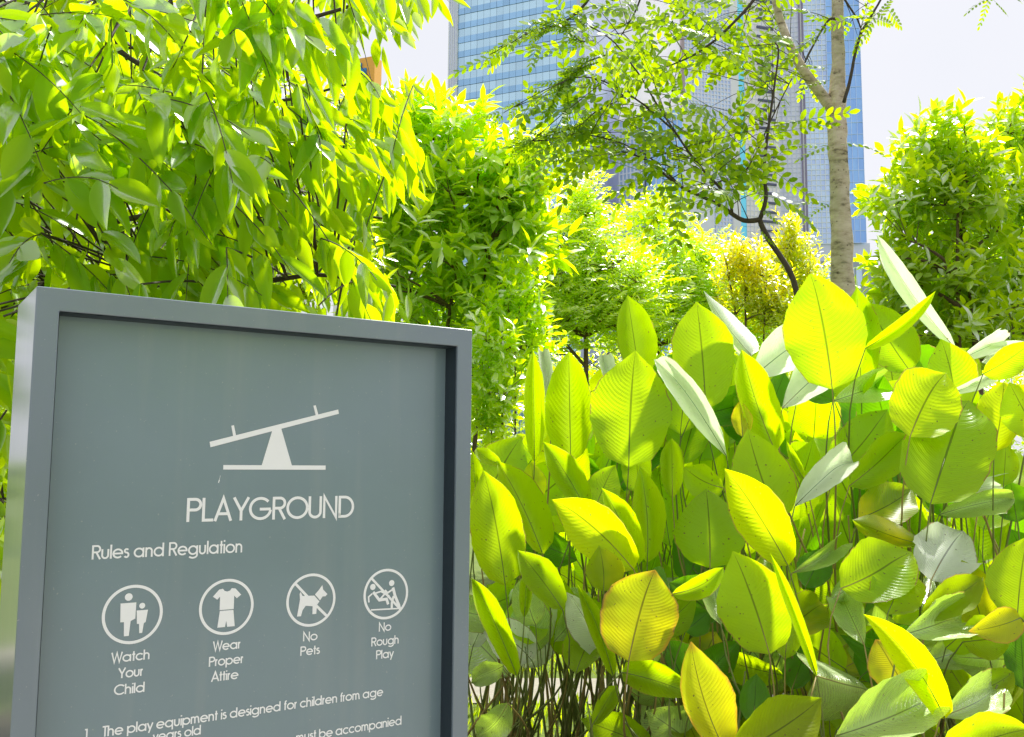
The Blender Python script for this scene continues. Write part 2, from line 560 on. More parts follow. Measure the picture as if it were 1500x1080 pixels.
mb = MB(); mb.box(L + 0.02, -26, 0, L + 1.9, 0.6, 151, T); mb.build('pilaster', MAT['pilaster_b'], tw)
mb = MB(); mb.box(L + 0.9, 0.6, 0, L + 1.1, 0.8, 151, T); mb.build('rib', MAT['lavgrid'], tw)


def grid_facade(T, a0, a1, z0, z1, cw, ch, mp, mg, parent, off=0.0, skip=0.0, t=0.14):
    """Panes slightly uneven behind real mullions."""
    m1 = MB()
    nx = max(1, round((a1 - a0) / cw)); nz = max(1, round((z1 - z0) / ch))
    cw = (a1 - a0) / nx; ch = (z1 - z0) / nz
    for i in range(nx):
        for j in range(nz):
            dd = off + random.uniform(-0.05, 0.03)
            x0, x1 = a0 + i * cw, a0 + (i + 1) * cw
            q0, q1 = z0 + j * ch, z0 + (j + 1) * ch
            tl = random.uniform(-0.03, 0.03)
            m1.add([T(x0, dd, q0), T(x1, dd + tl, q0), T(x1, dd + tl, q1), T(x0, dd, q1)], [(0, 1, 2, 3)])
    o = m1.build('pane', MAT[mp], parent, tint=1); tag(o, kind='stuff')
    m2 = MB()
    for i in range(nx + 1):
        x = a0 + i * cw
        m2.box(x - t, off - 0.1, z0, x + t, off + 0.16, z1, T)
    for j in range(nz + 1):
        z = z0 + j * ch
        m2.box(a0, off - 0.1, z - t, a1, off + 0.13, z + t, T)
    o = m2.build('mullion', MAT[mg], parent); tag(o, kind='stuff')


# right main tower: lavender half, dark mullion, blue half
A, u, n, L = face_frame(1143, 1268, 253, 250, 330)
T = T_face(A, u, n)
tw = empty('glass_tower', (*(A + u * L / 2), 0), 'tall blue gridded glass tower behind the slender pale trunk', 'tower')
mb = MB(); mb.box(0.1, -30, 0, L - 0.1, -0.5, 150, T); mb.build('core', MAT['lav'], tw)
c1 = L * 0.27; c2 = L * 0.33; c3 = L * 0.60
zb = 62
grid_facade(T, 0, c1, zb, 150, 1.35, 1.35, 'lav', 'lavgrid', tw, t=0.11)
grid_facade(T, c2, c3, zb, 150, 1.35, 1.5, 'skyglass', 'bluegrid', tw, t=0.10)
grid_facade(T, c3, L, zb, 150, 1.6, 3.4, 'blueglass', 'skyglass', tw, off=0.3, t=0.06)
mb = MB(); mb.box(c1, -0.5, zb, c1 + 0.45, 0.5, 150, T); mb.box(c1 + 0.85, -0.5, zb, c2, 0.4, 150, T)
mb.build('pilaster', simple('dark_violet_mullion', (0.25, 0.22, 0.36), 0.5), tw)
mb = MB(); mb.box(c1 + 0.45, -0.5, zb, c1 + 0.85, 0.2, 150, T); mb.build('channel', MAT['pilaster'], tw)
mb = MB(); mb.box(-2, -30, 0, L + 2, 1.2, 57, T); mb.build('podium', MAT['podium'], tw)
mb = MB(); mb.box(-1, -28, 57, L + 1, -0.2, zb, T); mb.build('podium_roof', MAT['lavgrid'], tw)
for i in range(7):
    mb = MB(); mb.box(c2 + i * 2.0, 1.2, 50, c2 + i * 2.0 + 1.5, 1.35, 55, T); mb.build('window', MAT['skyglass'], tw)

# louvred white tower with teal strip
A, u, n, L = face_frame(1000, 1144, 236, 244, 330)
T = T_face(A, u, n)
tw = empty('white_tower', (*(A + u * L / 2), 0), 'whitish tower with dark louvre slots and a narrow teal strip', 'tower')
mb = MB(); mb.box(0.1, -26, 0, L - 0.05, -0.4, 136, T); mb.build('core', MAT['white_clad'], tw)
e1 = L * 0.50; e2 = L * 0.58; e3 = L * 0.645
grid_facade(T, 0.9, e1, 0, 134, 0.95, 1.1, 'skyglass', 'lav', tw, t=0.17)
mb = MB(); mb.box(0, -0.4, 0, 0.9, 0.5, 136, T); mb.build('pilaster', simple('brown_cladding', (0.42, 0.33, 0.36), 0.5), tw)
mb = MB(); mb.box(e1, -0.4, 0, e2, 0.4, 136, T); mb.build('pilaster', MAT['pilaster'], tw)
for j in range(34):
    mb = MB(); mb.box(e2, -0.4, j * 4 + 0.03, e3, 0.05, j * 4 + 3.97, T); mb.build('window', MAT['teal'], tw)
grid_facade(T, e3, L, 0, 134, 1.2, 1.4, 'white_clad', 'lav', tw, t=0.06)
for j in range(38):
    z = 40 + j * 2.55
    mb = MB(); mb.box(L - 6.2, 0.05, z, L - 1.2, 0.35, z + 0.62, T); mb.build('louvre', MAT['slot'], tw)

# teal topped tower further back
A, u, n, L = face_frame(947, 1030, 285, 305, 330)
T = T_face(A, u, n)
tw = empty('teal_tower', (*(A + u * L / 2), 0), 'bright blue tower top seen left of the whitish tower', 'tower')
mb = MB(); mb.box(0.1, -20, 0, L, -0.4, 175, T); mb.build('core', MAT['white_clad'], tw)
grid_facade(T, 0, L, 100, 175, 1.9, 3.6, 'teal', 'blueglass', tw, t=0.1)
mb = MB(); mb.box(-0.5, -20, 0, -0.02, 0.4, 176, T); mb.build('pilaster', MAT['pilaster'], tw)

# lower blue block
A, u, n, L = face_frame(908, 1002, 214, 205, 330)
T = T_face(A, u, n)
tw = empty('blue_block', (*(A + u * L / 2), 0), 'lower pale blue gridded block left of the whitish tower', 'building')
mb = MB(); mb.box(0.1, -18, 0, L, -0.4, 82, T); mb.build('core', MAT['lav'], tw)
grid_facade(T, 0, L * 0.42, 0, 82, 1.0, 1.6, 'skyglass', 'lav', tw, t=0.15)
grid_facade(T, L * 0.42, L, 0, 82, 1.4, 2.4, 'blueglass', 'bluegrid', tw, t=0.1)
mb = MB(); mb.box(L * 0.41, 0.1, 0, L * 0.43, 0.4, 82, T); mb.build('pilaster', MAT['slot'], tw)

# building with a coloured sign panel, glimpsed through the long leaves
A, u, n, L = face_frame(492, 543, 120, 118)
T = T_face(A, u, n)
zt = W(530, 92, 119)[2]
tw = empty('low_building', (*(A + u * L / 2), 0), 'building top with orange and blue panels glimpsed through the long leaves', 'building')
mb = MB(); mb.box(0, -8, 0, L, 0, zt - 3.2, T); mb.build('wall', MAT['white_clad'], tw)
mb = MB(); mb.box(0, -2, zt - 3.2, L, -0.2, zt + 0.6, T); mb.build('parapet', simple('orange_panel', (0.85, 0.42, 0.06), 0.5), tw)
for a_, b_, c_, d_ in ((0.30, 0.48, 0.2, 0.85), (0.48, 0.64, -0.6, 0.15), (0.64, 0.78, -1.6, -0.65)):
    mb = MB(); mb.box(L * a_, -0.2, zt + c_ - 0.9, L * b_, 0.05, zt + d_ - 0.3, T); mb.build('panel', simple('blue_panel', (0.04, 0.22, 0.62), 0.5), tw)

# striped blue and white hoarding behind the planting
A, u, n, L = face_frame(640, 1300, 33, 33, 620)
T = T_face(A, u, n)
ho = empty('hoarding', (*(A + u * L / 2), 0), 'pale blue ribbed hoarding seen low between sign and broad leaves', 'fence')
mh = simple('blue_sheet', (0.30, 0.48, 0.68), 0.5, noise=0.1, scale=0.6)
mw = simple('white_sheet', (0.66, 0.70, 0.76), 0.5, noise=0.06, scale=0.6)
npn = 44
for i in range(npn):
    mb = MB()
    x0 = L * i / npn; pw = L / npn
    mb.box(x0 + 0.01, 0, 0.1, x0 + pw - 0.01, 0.05, 3.9 + 0.05 * (i % 3), T)
    for q in range(3):
        mb.box(x0 + pw * (q + 0.3) / 3, 0.05, 0.12, x0 + pw * (q + 0.65) / 3, 0.11, 3.85, T)
    mb.build('panel', mw if i % 4 == 2 else mh, ho)
mb = MB()
for i in range(0, npn + 1, 4): mb.box(L * i / npn - 0.05, -0.2, 0, L * i / npn + 0.05, -0.01, 3.7, T)
mb.build('post', MAT['slot'], ho)

# ------------------------------------------------------------------ leaf templates for trees
def template(kind):
    if kind == 'small':      # 4 verts, 2 tris
        v = np.array([[0, 0, 0], [.45, .5, .06], [.45, -.5, .06], [1, 0, -.05]])
        f = np.array([[0, 3, 1], [0, 2, 3]])
    elif kind == 'med':      # folded along the midrib
        v = np.array([[0, 0, 0], [.3, 0, -.01], [.3, .43, .05], [.3, -.43, .05], [.65, 0, -.05], [.65, .40, 0], [.65, -.40, 0], [1, 0, -.14]])
        f = np.array([[0, 1, 2], [0, 3, 1], [1, 5, 2], [1, 4, 5], [1, 3, 6], [1, 6, 4], [4, 7, 5], [4, 6, 7]])
    elif kind == 'round':
        v = np.array([[0, 0, 0], [.22, .36, .03], [.22, -.36, .03], [.6, .5, 0], [.6, -.5, 0], [.9, .24, -.03], [.9, -.24, -.03], [1, 0, -.05]])
        f = np.array([[0, 2, 1], [1, 2, 4], [1, 4, 3], [3, 4, 6], [3, 6, 5], [5, 6, 7]])
    else:                    # long lanceolate, arched
        s = np.array([0, .12, .3, .5, .7, .87, 1.0])
        wd = np.array([.10, .55, .95, 1.0, .72, .34, 0]) * 0.5
        h = -0.30 * s ** 2
        v = []
        for a, b, c in zip(s, wd, h): v += [[a, 0, c - b * 0.18], [a, b, c], [a, -b, c]]
        v = np.array(v); f = []
        for i in range(6):
            o = 3 * i
            f += [[o, o + 3, o + 4], [o, o + 4, o + 1], [o, o + 2, o + 5], [o, o + 5, o + 3]]
        f = np.array(f)
    return v, f


def unit(a):
    return a / (np.linalg.norm(a, axis=-1, keepdims=True) + 1e-9)


def leaves_mesh(name, P, D, Nn, Ln, Wd, kind, tint):
    tv, tf = template(kind)
    D = unit(D)
    S = unit(np.cross(D, Nn))
    Nn = np.cross(S, D)
    V = (P[:, None, :] + D[:, None, :] * (tv[None, :, 0:1] * Ln[:, None, None])
         + S[:, None, :] * (tv[None, :, 1:2] * Wd[:, None, None]) + Nn[:, None, :] * (tv[None, :, 2:3] * Ln[:, None, None]))
    n = len(P); k = len(tv)
    Fc = (tf[None] + (np.arange(n) * k)[:, None, None]).reshape(-1, 3)
    return mesh_np(name, V.reshape(-1, 3), Fc, 3, tint=np.repeat(tint, len(tf)))


def rand_dirs(n):
    return unit(rng.normal(size=(n, 3)))


def curve_tube(mb, a, b, sag, r0, r1, n=5, sides=5, jit=0.0):
    a = np.asarray(a, float); b = np.asarray(b, float)
    mid = (a + b) / 2 + np.asarray(sag)
    if jit: mid = mid + rng.normal(size=3) * jit
    pts = bez(a, mid, b, n)
    mb.tube(pts, r0, r1, sides, caps=False)
    return pts


def blob_tree(name, label, cat, root, top, blobs, ntips, leaf, mat, bark, tr=0.05, group=None, nleaf=9,
              spray=0.22, stems=1, up=0.5, limbs=18, tfrac=0.25, clip=None, bias=0.5, flat=0.0):
    """root, top: trunk ends; blobs: (center, radii) ellipsoids of the crown; leaf: (template, length, width)."""
    root = np.asarray(root, float); top = np.asarray(top, float)
    t = empty(name, tuple(root), label, cat, group)
    vol = np.array([np.prod(b[1]) ** (2 / 3) for b in blobs]); vol /= vol.sum()
    tips = []; outs = []
    for (c, r), f in zip(blobs, vol):
        k = max(4, int(ntips * f))
        d = rand_dirs(k)
        rad = rng.random(k)[:, None] ** bias
        lump = 1 + 0.26 * np.sin(d[:, :1] * 7 + c[0] * 9) * np.cos(d[:, 2:3] * 6 + c[1] * 7)
        ext = 1 + .45 * rng.random((k, 1)) ** 3.5; tips.append(np.asarray(c) + d * rad * np.asarray(r) * lump * ext); outs.append(d)
    tips = np.concatenate(tips); outs = np.concatenate(outs)
    if clip is not None:
        m = inside(clip, project(tips)); tips, outs = tips[m], outs[m]
    # trunk and limbs
    tb = MB(); trunk_pts = []
    for s in range(stems):
        tt = top if s == 0 else tips[rng.integers(len(tips))] * 0.6 + top * 0.4
        rt = root + (0 if s == 0 else 1) * np.array([rng.normal() * .05, rng.normal() * .05, 0])
        mid = (rt + tt) / 2 + np.array([rng.normal() * .04, rng.normal() * .04, 0]) * np.linalg.norm(tt - rt) + np.array([0, 0, .1])
        p = bez(rt, mid, tt, 14)
        tb.tube(p, tr * (1 if s == 0 else .6), tr * .22, 8, wob=.12)
        trunk_pts.append(p)
    trunk_pts = np.concatenate(trunk_pts)
    tb.build('trunk', MAT[bark], t, True)
    lb = MB(); nodes = [trunk_pts[len(trunk_pts) // 3:]]
    for i in rng.choice(len(tips), min(limbs, len(tips)), replace=False):
        e = tips[i]
        dd = np.linalg.norm(trunk_pts - e, axis=1) + 3 * np.maximum(0, trunk_pts[:, 2] - e[2] + 0.15 * np.linalg.norm(trunk_pts - e, axis=1))
        a = trunk_pts[dd.argmin()]
        p = curve_tube(lb, a, e, (0, 0, .08 * np.linalg.norm(e - a)), tr * .38, tr * .1, 7, 5, .04 * np.linalg.norm(e - a))
        nodes.append(p[1:])
    nodes = np.concatenate(nodes)
    for i in range(0, len(tips), 2):
        e = tips[i]
        dd = np.linalg.norm(nodes - e, axis=1) + 1.2 * np.maximum(0, nodes[:, 2] - e[2])
        curve_tube(lb, nodes[dd.argmin()], e, (0, 0, .03), tr * .10 + .001, .0016, 4, 3)
    tag(lb.build('branch', MAT[bark], t), kind='stuff')
    # sprays of leaves at the tips
    K = len(tips)
    d0 = unit(outs * 0.7 + rand_dirs(K) * 0.55 + np.array([0, 0, up]))
    if flat: d0[:, 2] *= (1 - flat); d0 = unit(d0)
    e1 = unit(np.cross(d0, rand_dirs(K))); e2 = np.cross(d0, e1)
    if flat:
        e1 = unit(np.cross(d0, np.array([0, 0, 1.0]) + rng.normal(size=(K, 3)) * .25)); e2 = np.cross(d0, e1)
    j = np.arange(nleaf)
    ph = j * 2.4 + rng.random((K, 1)) * 6.28
    if flat: ph = (j % 2) * math.pi + rng.normal(size=(K, nleaf)) * .3
    sl = spray * (0.6 + .7 * rng.random((K, 1)))
    s = (j + .5) / nleaf * sl
    P = tips[:, None] + d0[:, None] * (s - sl * .5)[..., None]
    ang = (1.15 - 0.7 * j / nleaf) + rng.normal(size=(K, nleaf)) * .18
    lat = e1[:, None] * np.cos(ph)[..., None] + e2[:, None] * np.sin(ph)[..., None]
    D = d0[:, None] * np.cos(ang)[..., None] + lat * np.sin(ang)[..., None]
    D[..., 2] -= 0.22 * rng.random((K, nleaf))
    Nn = np.broadcast_to(d0[:, None], D.shape) + rng.normal(size=D.shape) * .25 + np.array([0, 0, .5])
    P = P.reshape(-1, 3); D = D.reshape(-1, 3); Nn = Nn.reshape(-1, 3)
    n = len(P)
    Ln = leaf[1] * (.6 + .6 * rng.random(n)); Wd = leaf[2] * (.7 + .5 * rng.random(n))
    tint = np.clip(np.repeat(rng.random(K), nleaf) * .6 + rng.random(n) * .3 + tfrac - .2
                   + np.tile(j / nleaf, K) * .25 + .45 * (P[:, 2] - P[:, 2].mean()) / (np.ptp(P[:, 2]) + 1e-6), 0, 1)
    if clip is not None:
        m = inside(clip, project(P)); P, D, Nn, Ln, Wd, tint = P[m], D[m], Nn[m], Ln[m], Wd[m], tint[m]
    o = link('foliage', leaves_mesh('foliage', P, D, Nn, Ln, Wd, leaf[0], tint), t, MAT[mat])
    tag(o, kind='stuff')
    return t


def B(px, py, y, rx, ry, rd=None):
    """crown ellipsoid centred at a place seen in the photo, radii in metres from pixel radii"""
    s = y / F
    return (W(px, py, y), (rx * s, (rd if rd else (rx + ry) * .5 * s), ry * s))


def ground_pt(px, y):
    p = W(px, 600, y); p[2] = 0
    return p


# middle dark green tree
Y = 6.6
blob_tree('broadleaf_tree', 'dark green bushy tree with many thin stems just behind the top right of the sign', 'tree',
          ground_pt(642, Y), W(655, 210, Y),
          [B(650, 195, Y, 75, 70), B(600, 250, Y, 75, 95), B(715, 250, Y, 75, 60), B(660, 330, Y, 130, 95),
           B(745, 330, Y, 65, 45), B(590, 400, Y, 75, 65), B(700, 410, Y, 80, 55), B(560, 190, Y + .3, 40, 60), B(640, 470, Y, 110, 60), B(560, 320, Y, 60, 80), B(770, 265, Y, 42, 46), B(780, 350, Y, 38, 34), B(745, 300, Y, 60, 60)],
          600, ('med', .175, .062), 'mid', 'brown', tr=.04, stems=5, nleaf=9, spray=.2, limbs=34, tfrac=.18)
blob_tree('young_shrub', 'loose green shrub with small leaves right beside the sign edge', 'shrub',
          ground_pt(735, 6.0), W(735, 480, 6.0),
          [B(725, 520, 6.0, 55, 60), B(745, 440, 6.2, 50, 55), B(715, 600, 6.0, 40, 45), B(775, 500, 6.4, 35, 45)],
          330, ('med', .085, .04), 'mid', 'brown', tr=.02, stems=3, nleaf=8, spray=.18, limbs=14, tfrac=.45)

# lime trees
Y = 11.0
blob_tree('lime_tree', 'feathery lime green young tree, tallest one below the banded tower', 'tree',
          ground_pt(872, Y), W(862, 275, Y),
          [B(860, 290, Y, 42, 36), B(850, 340, Y, 62, 50), B(870, 400, Y, 90, 55), B(800, 420, Y, 65, 45), B(860, 460, Y, 100, 50), B(800, 355, Y + .3, 25, 45), B(770, 480, Y, 70, 45), B(920, 430, Y, 60, 60)],
          1700, ('med', .10, .028), 'lime', 'brown', tr=.05, nleaf=12, spray=.34, limbs=26, flat=.5, tfrac=.3, group='feathery lime trees')
Y = 12.0
blob_tree('lime_tree', 'feathery lime green young tree right of the tallest lime one', 'tree',
          ground_pt(975, Y), W(958, 300, Y),
          [B(957, 315, Y, 38, 30), B(965, 360, Y, 60, 42), B(1000, 410, Y, 85, 50), B(970, 460, Y, 100, 50), B(1030, 370, Y, 40, 35), B(1060, 440, Y, 70, 50), B(1110, 480, Y, 90, 40)],
          1600, ('med', .10, .028), 'lime', 'brown', tr=.05, nleaf=12, spray=.34, limbs=26, flat=.5, tfrac=.35, group='feathery lime trees')
Y = 10.0
blob_tree('golden_shrub', 'yellow and orange tinged shrub behind the pale upright leaf', 'shrub',
          ground_pt(1095, Y), W(1090, 355, Y),
          [B(1088, 385, Y, 40, 36), B(1100, 430, Y, 50, 45), B(1140, 450, Y, 50, 40)],
          560, ('med', .075, .03), 'gold', 'brown', tr=.03, stems=3, nleaf=9, spray=.2, limbs=16, up=.9, tfrac=.15)
Y = 10.6
blob_tree('conical_shrub', 'conical yellow green shrub just left of the slender trunk', 'shrub',
          ground_pt(1158, Y), W(1155, 325, Y),
          [B(1153, 335, Y, 12, 18), B(1160, 368, Y, 32, 28), B(1170, 405, Y, 48, 35), B(1160, 450, Y, 58, 40)],
          620, ('med', .08, .03), 'gold', 'brown', tr=.03, stems=2, nleaf=9, spray=.2, limbs=16, up=1.1, tfrac=.0)
# right trees
Y = 8.0
blob_tree('bushy_tree', 'bushy green tree standing right of the slender trunk against the sky', 'tree',
          ground_pt(1412, Y), W(1390, 220, Y),
          [B(1362, 215, Y, 52, 48), B(1340, 300, Y, 75, 60), B(1420, 300, Y, 80, 70), B(1320, 400, Y, 60, 65), B(1400, 410, Y, 90, 70), B(1400, 230, Y, 55, 45), B(1400, 490, Y, 110, 50), B(1290, 480, Y, 50, 45)],
          520, ('med', .155, .066), 'olive', 'brown', tr=.055, stems=3, nleaf=9, spray=.22, limbs=30, tfrac=.3)
Y = 8.6
blob_tree('bushy_tree', 'bushy green tree cut off by the right border of the view', 'tree',
          ground_pt(1520, Y), W(1500, 200, Y),
          [B(1482, 200, Y, 50, 45), B(1490, 290, Y, 70, 70), B(1490, 400, Y, 90, 80), B(1460, 460, Y, 90, 50)],
          430, ('med', .155, .066), 'olive', 'brown', tr=.055, stems=2, nleaf=9, spray=.22, limbs=22, tfrac=.35)
# low planting behind everything
for i, (px, py, y, rx, ry, lab) in enumerate([
        (560, 560, 9.0, 180, 90, 'wide green bush hidden behind the sign'),
        (40, 640, 7.0, 150, 150, 'green bush low at the left of the sign'),
        (900, 560, 13.5, 150, 60, 'low lime bush behind the upright paddle leaves'),
        (1080, 560, 13.0, 150, 70, 'low green bush behind the middle of the paddle leaves'),
        (1330, 540, 12.0, 180, 80, 'low green bush under the bushy tree on the right')]):
    blob_tree('bush', lab, 'bush', ground_pt(px, y), W(px, py, y), [B(px, py, y, rx, ry), B(px - rx * .4, py + ry * .5, y, rx * .7, ry * .7), B(px + rx * .4, py + ry * .5, y, rx * .7, ry * .7), B(px, py + ry * 1.2, y, rx * 1.0, ry * .9)],
              int(1000 * (1 if i != 1 else 1.3)), ('med', .11, .04), 'rightg' if i in (0, 1, 3, 4) else 'lime', 'brown', tr=.03, stems=4, nleaf=9, spray=.24, limbs=16, tfrac=.4)


# ------------------------------------------------------------------ slender pale trunk tree and its pinnate leaves
def pinnate_mesh(name, length, nl, ll, lw, sag):
    """One compound leaf along +X: midrib and paired leaflets."""
    P = []; D = []; Nn = []; L_ = []; W_ = []
    for i in range(nl):
        s = (i + 1.3) / (nl + 1)
        x = s * length; z = -sag * length * s * s
        for sd in (1, -1):
            P.append((x, 0, z)); D.append((.45 + .5 * s, sd * (1.0 - .35 * s), -.15 - 2 * sag * s * .3)); Nn.append((rng.normal() * .2, sd * .25, 1))
            g = math.sin(math.pi * min(1, .25 + s * .7)) * .35 + .7
            L_.append(ll * g * rng.uniform(.85, 1.1)); W_.append(lw * g)
    P.append((length, 0, -sag * length)); D.append((1, 0, -sag * 2)); Nn.append((0, 0, 1)); L_.append(ll); W_.append(lw)
    me = leaves_mesh(name, np.array(P), np.array(D), np.array(Nn), np.array(L_), np.array(W_), 'round', rng.random(len(P)))
    # midrib
    v = [tuple(q.co) for q in me.vertices]; f = [tuple(p.vertices) for p in me.polygons]
    tn = [a.value for a in me.attributes['tint'].data]
    mb = MB(); mb.tube([(length * s, 0, -sag * length * s * s) for s in np.linspace(0, 1, 6)], .0018, .0008, 3, caps=False)
    o = len(v); v += mb.v; f += [tuple(i + o for i in q) for q in mb.f]
    m2 = bpy.data.meshes.new(name); m2.from_pydata(v, [], f)
    a = m2.attributes.new('tint', 'FLOAT', 'FACE'); a.data.foreach_set('value', tn + [0.2] * len(mb.f))
    m2.materials.append(MAT['pin'])
    m2.update()
    return m2


PINS = [pinnate_mesh('compound_leaf', l, n_, .060, .029, sg) for l, n_, sg in ((.26, 5, .15), (.32, 6, .25), (.36, 7, .35), (.22, 5, .1), (.34, 7, .5), (.30, 6, .05))]


def orient(x, n_):
    x = Vector(x).normalized(); y = Vector(n_).cross(x).normalized(); z = x.cross(y)
    return Matrix((x, y, z)).transposed().to_4x4()


def place_pin(parent, P, d, nrm, sc, mesh=None):
    o = bpy.data.objects.new('leaf', mesh or random.choice(PINS))
    COL.objects.link(o)
    o.parent = parent
    m = orient(d, nrm)
    m = Matrix.Diagonal((sc, sc, sc, 1)) if m is None else m @ Matrix.Diagonal((sc, sc, sc, 1))
    m.translation = Vector(P) - Vector(parent.location)
    o.matrix_local = m
    return o


Y = 6.0
tr_root = ground_pt(1238, Y)
slim = empty('slender_tree', tuple(tr_root), 'slender tree with pale spotted ringed trunk forking near the top', 'tree')
mb = MB()
pts = [tr_root, W(1240, 700, Y), W(1239, 520, Y), W(1235, 420, Y), W(1232, 330, Y), W(1229, 250, Y), W(1226, 190, Y), W(1226, 150, Y), W(1228, 100, Y), W(1227, 40, Y), W(1226, -60, Y), W(1222, -200, Y)]
rad = [.090, .085, .078, .073, .066, .060, .062, .060, .044, .040, .036, .028]
# smooth resample
tt = np.linspace(0, 1, len(pts)); t2 = np.linspace(0, 1, 70)
PP = np.stack([np.interp(t2, tt, np.array(pts)[:, k]) for k in range(3)], 1); RR = np.interp(t2, tt, rad)
sides = 20
V = []; 
for i in range(70):
    for k in range(sides):
        a = 2 * math.pi * k / sides
        r = RR[i] * (1 + .05 * math.sin(3 * a + i * .9) + .05 * (random.random() - .5) + .035 * math.sin(i * 1.7))
        V.append((PP[i, 0] + r * math.cos(a), PP[i, 1] + r * math.sin(a), PP[i, 2]))
Fq = [(i * sides + k, i * sides + (k + 1) % sides, (i + 1) * sides + (k + 1) % sides, (i + 1) * sides + k) for i in range(69) for k in range(sides)]
link('trunk', mesh_np('trunk', V, Fq, 4), slim, MAT['bark'], True)


def px_path(pts, y):
    return [W(p[0], p[1], (p[2] if len(p) > 2 else y)) for p in pts]


def smooth_path(P, n):
    P = np.array(P); t = np.linspace(0, 1, len(P)); q = np.linspace(0, 1, n)
    out = np.stack([np.interp(q, t, P[:, k]) for k in range(3)], 1)
    for _ in range(2): out[1:-1] = (out[:-2] + 2 * out[1:-1] + out[2:]) / 4
    return out


def branch(parent, pts, y, r0, r1, mat, sides=8):
    P = smooth_path(px_path(pts, y), 22)
    m = MB(); m.tube(P, r0, r1, sides, wob=.15); m.build('branch', mat, parent, True)
    return P


slim_br = [
    branch(slim, [(1222, 165), (1205, 140), (1187, 118), (1168, 90), (1152, 55), (1138, 18), (1130, -40), (1115, -120)], 6.0, .040, .018, MAT['bark'], 12),
    branch(slim, [(1236, 150), (1245, 120), (1253, 75), (1262, 45), (1285, 10), (1310, -40)], 5.9, .012, .006, MAT['branch']),
    branch(slim, [(1228, -15), (1243, 8), (1256, 28), (1262, 44)], 5.95, .008, .005, MAT['branch']),
    branch(slim, [(1225, 28), (1215, 27), (1200, 50), (1187, 75), (1179, 92)], 5.9, .009, .005, MAT['branch']),
    branch(slim, [(1222, -120), (1300, -160), (1390, -110), (1440, -50), (1452, -5)], 5.4, .014, .004, MAT['branch']),
    branch(slim, [(1130, -40), (1105, 0), (1084, 24), (1048, 60), (1015, 82), (985, 95), (970, 100)], 5.8, .012, .004, MAT['branch']),
    branch(slim, [(1222, -150), (1000, -170), (900, -60), (850, 20), (800, 45), (730, 70)], 5.6, .016, .003, MAT['branch']),
    branch(slim, [(1000, -170), (960, -60), (930, 20), (905, 60)], 5.7, .010, .003, MAT['branch']),
]
arch = empty('arching_tree', tuple(ground_pt(1175, 5.4)), 'small tree with thin dark curved stems rising behind the paddle leaves', 'tree')
arch_br = [
    branch(arch, [(1180, 1060), (1180, 860), (1178, 680), (1176, 500), (1167, 413), (1150, 385), (1128, 355), (1115, 330), (1113, 322)], 5.4, .020, .015, MAT['branch']),
    branch(arch, [(1113, 322), (1092, 326), (1074, 315), (1055, 300), (1025, 287), (1000, 276), (975, 258), (950, 236), (925, 225)], 5.4, .016, .004, MAT['branch']),
    branch(arch, [(1072, 312), (1071, 296), (1055, 275), (1032, 252), (1010, 225), (988, 192), (960, 150), (939, 113)], 5.35, .010, .004, MAT['branch']),
    branch(arch, [(1113, 322), (1124, 290), (1119, 262), (1121, 220), (1128, 172), (1136, 115), (1142, 70), (1135, 62)], 5.4, .013, .004, MAT['branch']),
    branch(arch, [(1071, 296), (1085, 262), (1108, 225), (1125, 185), (1142, 150), (1160, 115)], 5.45, .007, .003, MAT['branch']),
    branch(arch, [(1000, 276), (975, 250), (945, 225), (900, 205), (850, 195), (800, 205), (770, 208)], 5.3, .006, .002, MAT['branch']),
    branch(arch, [(988, 192), (940, 150), (890, 120), (850, 110), (800, 130), (738, 165)], 5.3, .006, .002, MAT['branch']),
    branch(arch, [(939, 113), (900, 60), (860, 35), (790, 40), (718, 80)], 5.3, .005, .002, MAT['branch']),
]


def dress(parent, paths, count, region, yr, sc=(.75, 1.1), droop=.35, maxd=.75):
    """compound leaves on short twigs tied to the nearest branch"""
    nodes = np.concatenate([p for p in paths])
    tw_ = MB(); done = 0; tries = 0
    while done < count and tries < count * 30:
        tries += 1
        nd = nodes[rng.integers(len(nodes))]
        off = rng.normal(size=3) * np.array([.26, .22, .20])
        e = nd + off
        q = project(e)[0]
        if not inside(region, q[None])[0]: continue
        dirv = off * np.array([1, .5, 1]) + np.array([-.12, 0, .02]) + rng.normal(size=3) * .12
        dirv = dirv / np.linalg.norm(dirv)
        dirv[2] -= rng.random() * droop
        curve_tube(tw_, nd, e, (0, 0, .03), .0035, .0015, 4, 3)
        nrm = np.array([rng.normal() * .4, -.95, .35 + rng.normal() * .4])
        place_pin(parent, e, dirv, nrm, rng.uniform(*sc))
        if rng.random() < .55:
            d2 = dirv + rng.normal(size=3) * .5
            place_pin(parent, (nd + e) / 2, d2, nrm, rng.uniform(*sc)); done += 1
        done += 1
    tag(tw_.build('twig', MAT['branch'], parent), kind='stuff')


regA = [(905, 95), (960, 60), (1075, 40), (1135, 60), (1175, 110), (1165, 200), (1150, 285), (1120, 300), (1060, 295), (1040, 240), (1035, 310), (930, 300), (905, 270), (845, 240), (765, 215), (735, 168), (800, 110), (850, 95)]
regB = [(712, 90), (760, 25), (860, -30), (1200, -40), (1192, 60), (1150, 130), (1050, 100), (940, 120), (860, 60), (770, 70)]
dress(arch, arch_br[1:7], 135, regA, 5.4, sc=(.85, 1.25))
dress(slim, [slim_br[0], slim_br[5], slim_br[6], slim_br[7]], 78, regB, 5.8, sc=(.8, 1.2))
dress(slim, [slim_br[1][8:], slim_br[2]], 16, [(1238, 0), (1330, -20), (1335, 62), (1240, 60)], 5.9, sc=(.6, .85))
dress(slim, [slim_br[3]], 10, [(1160, 10), (1215, 10), (1200, 60), (1190, 140), (1165, 120)], 5.9, sc=(.6, .9))


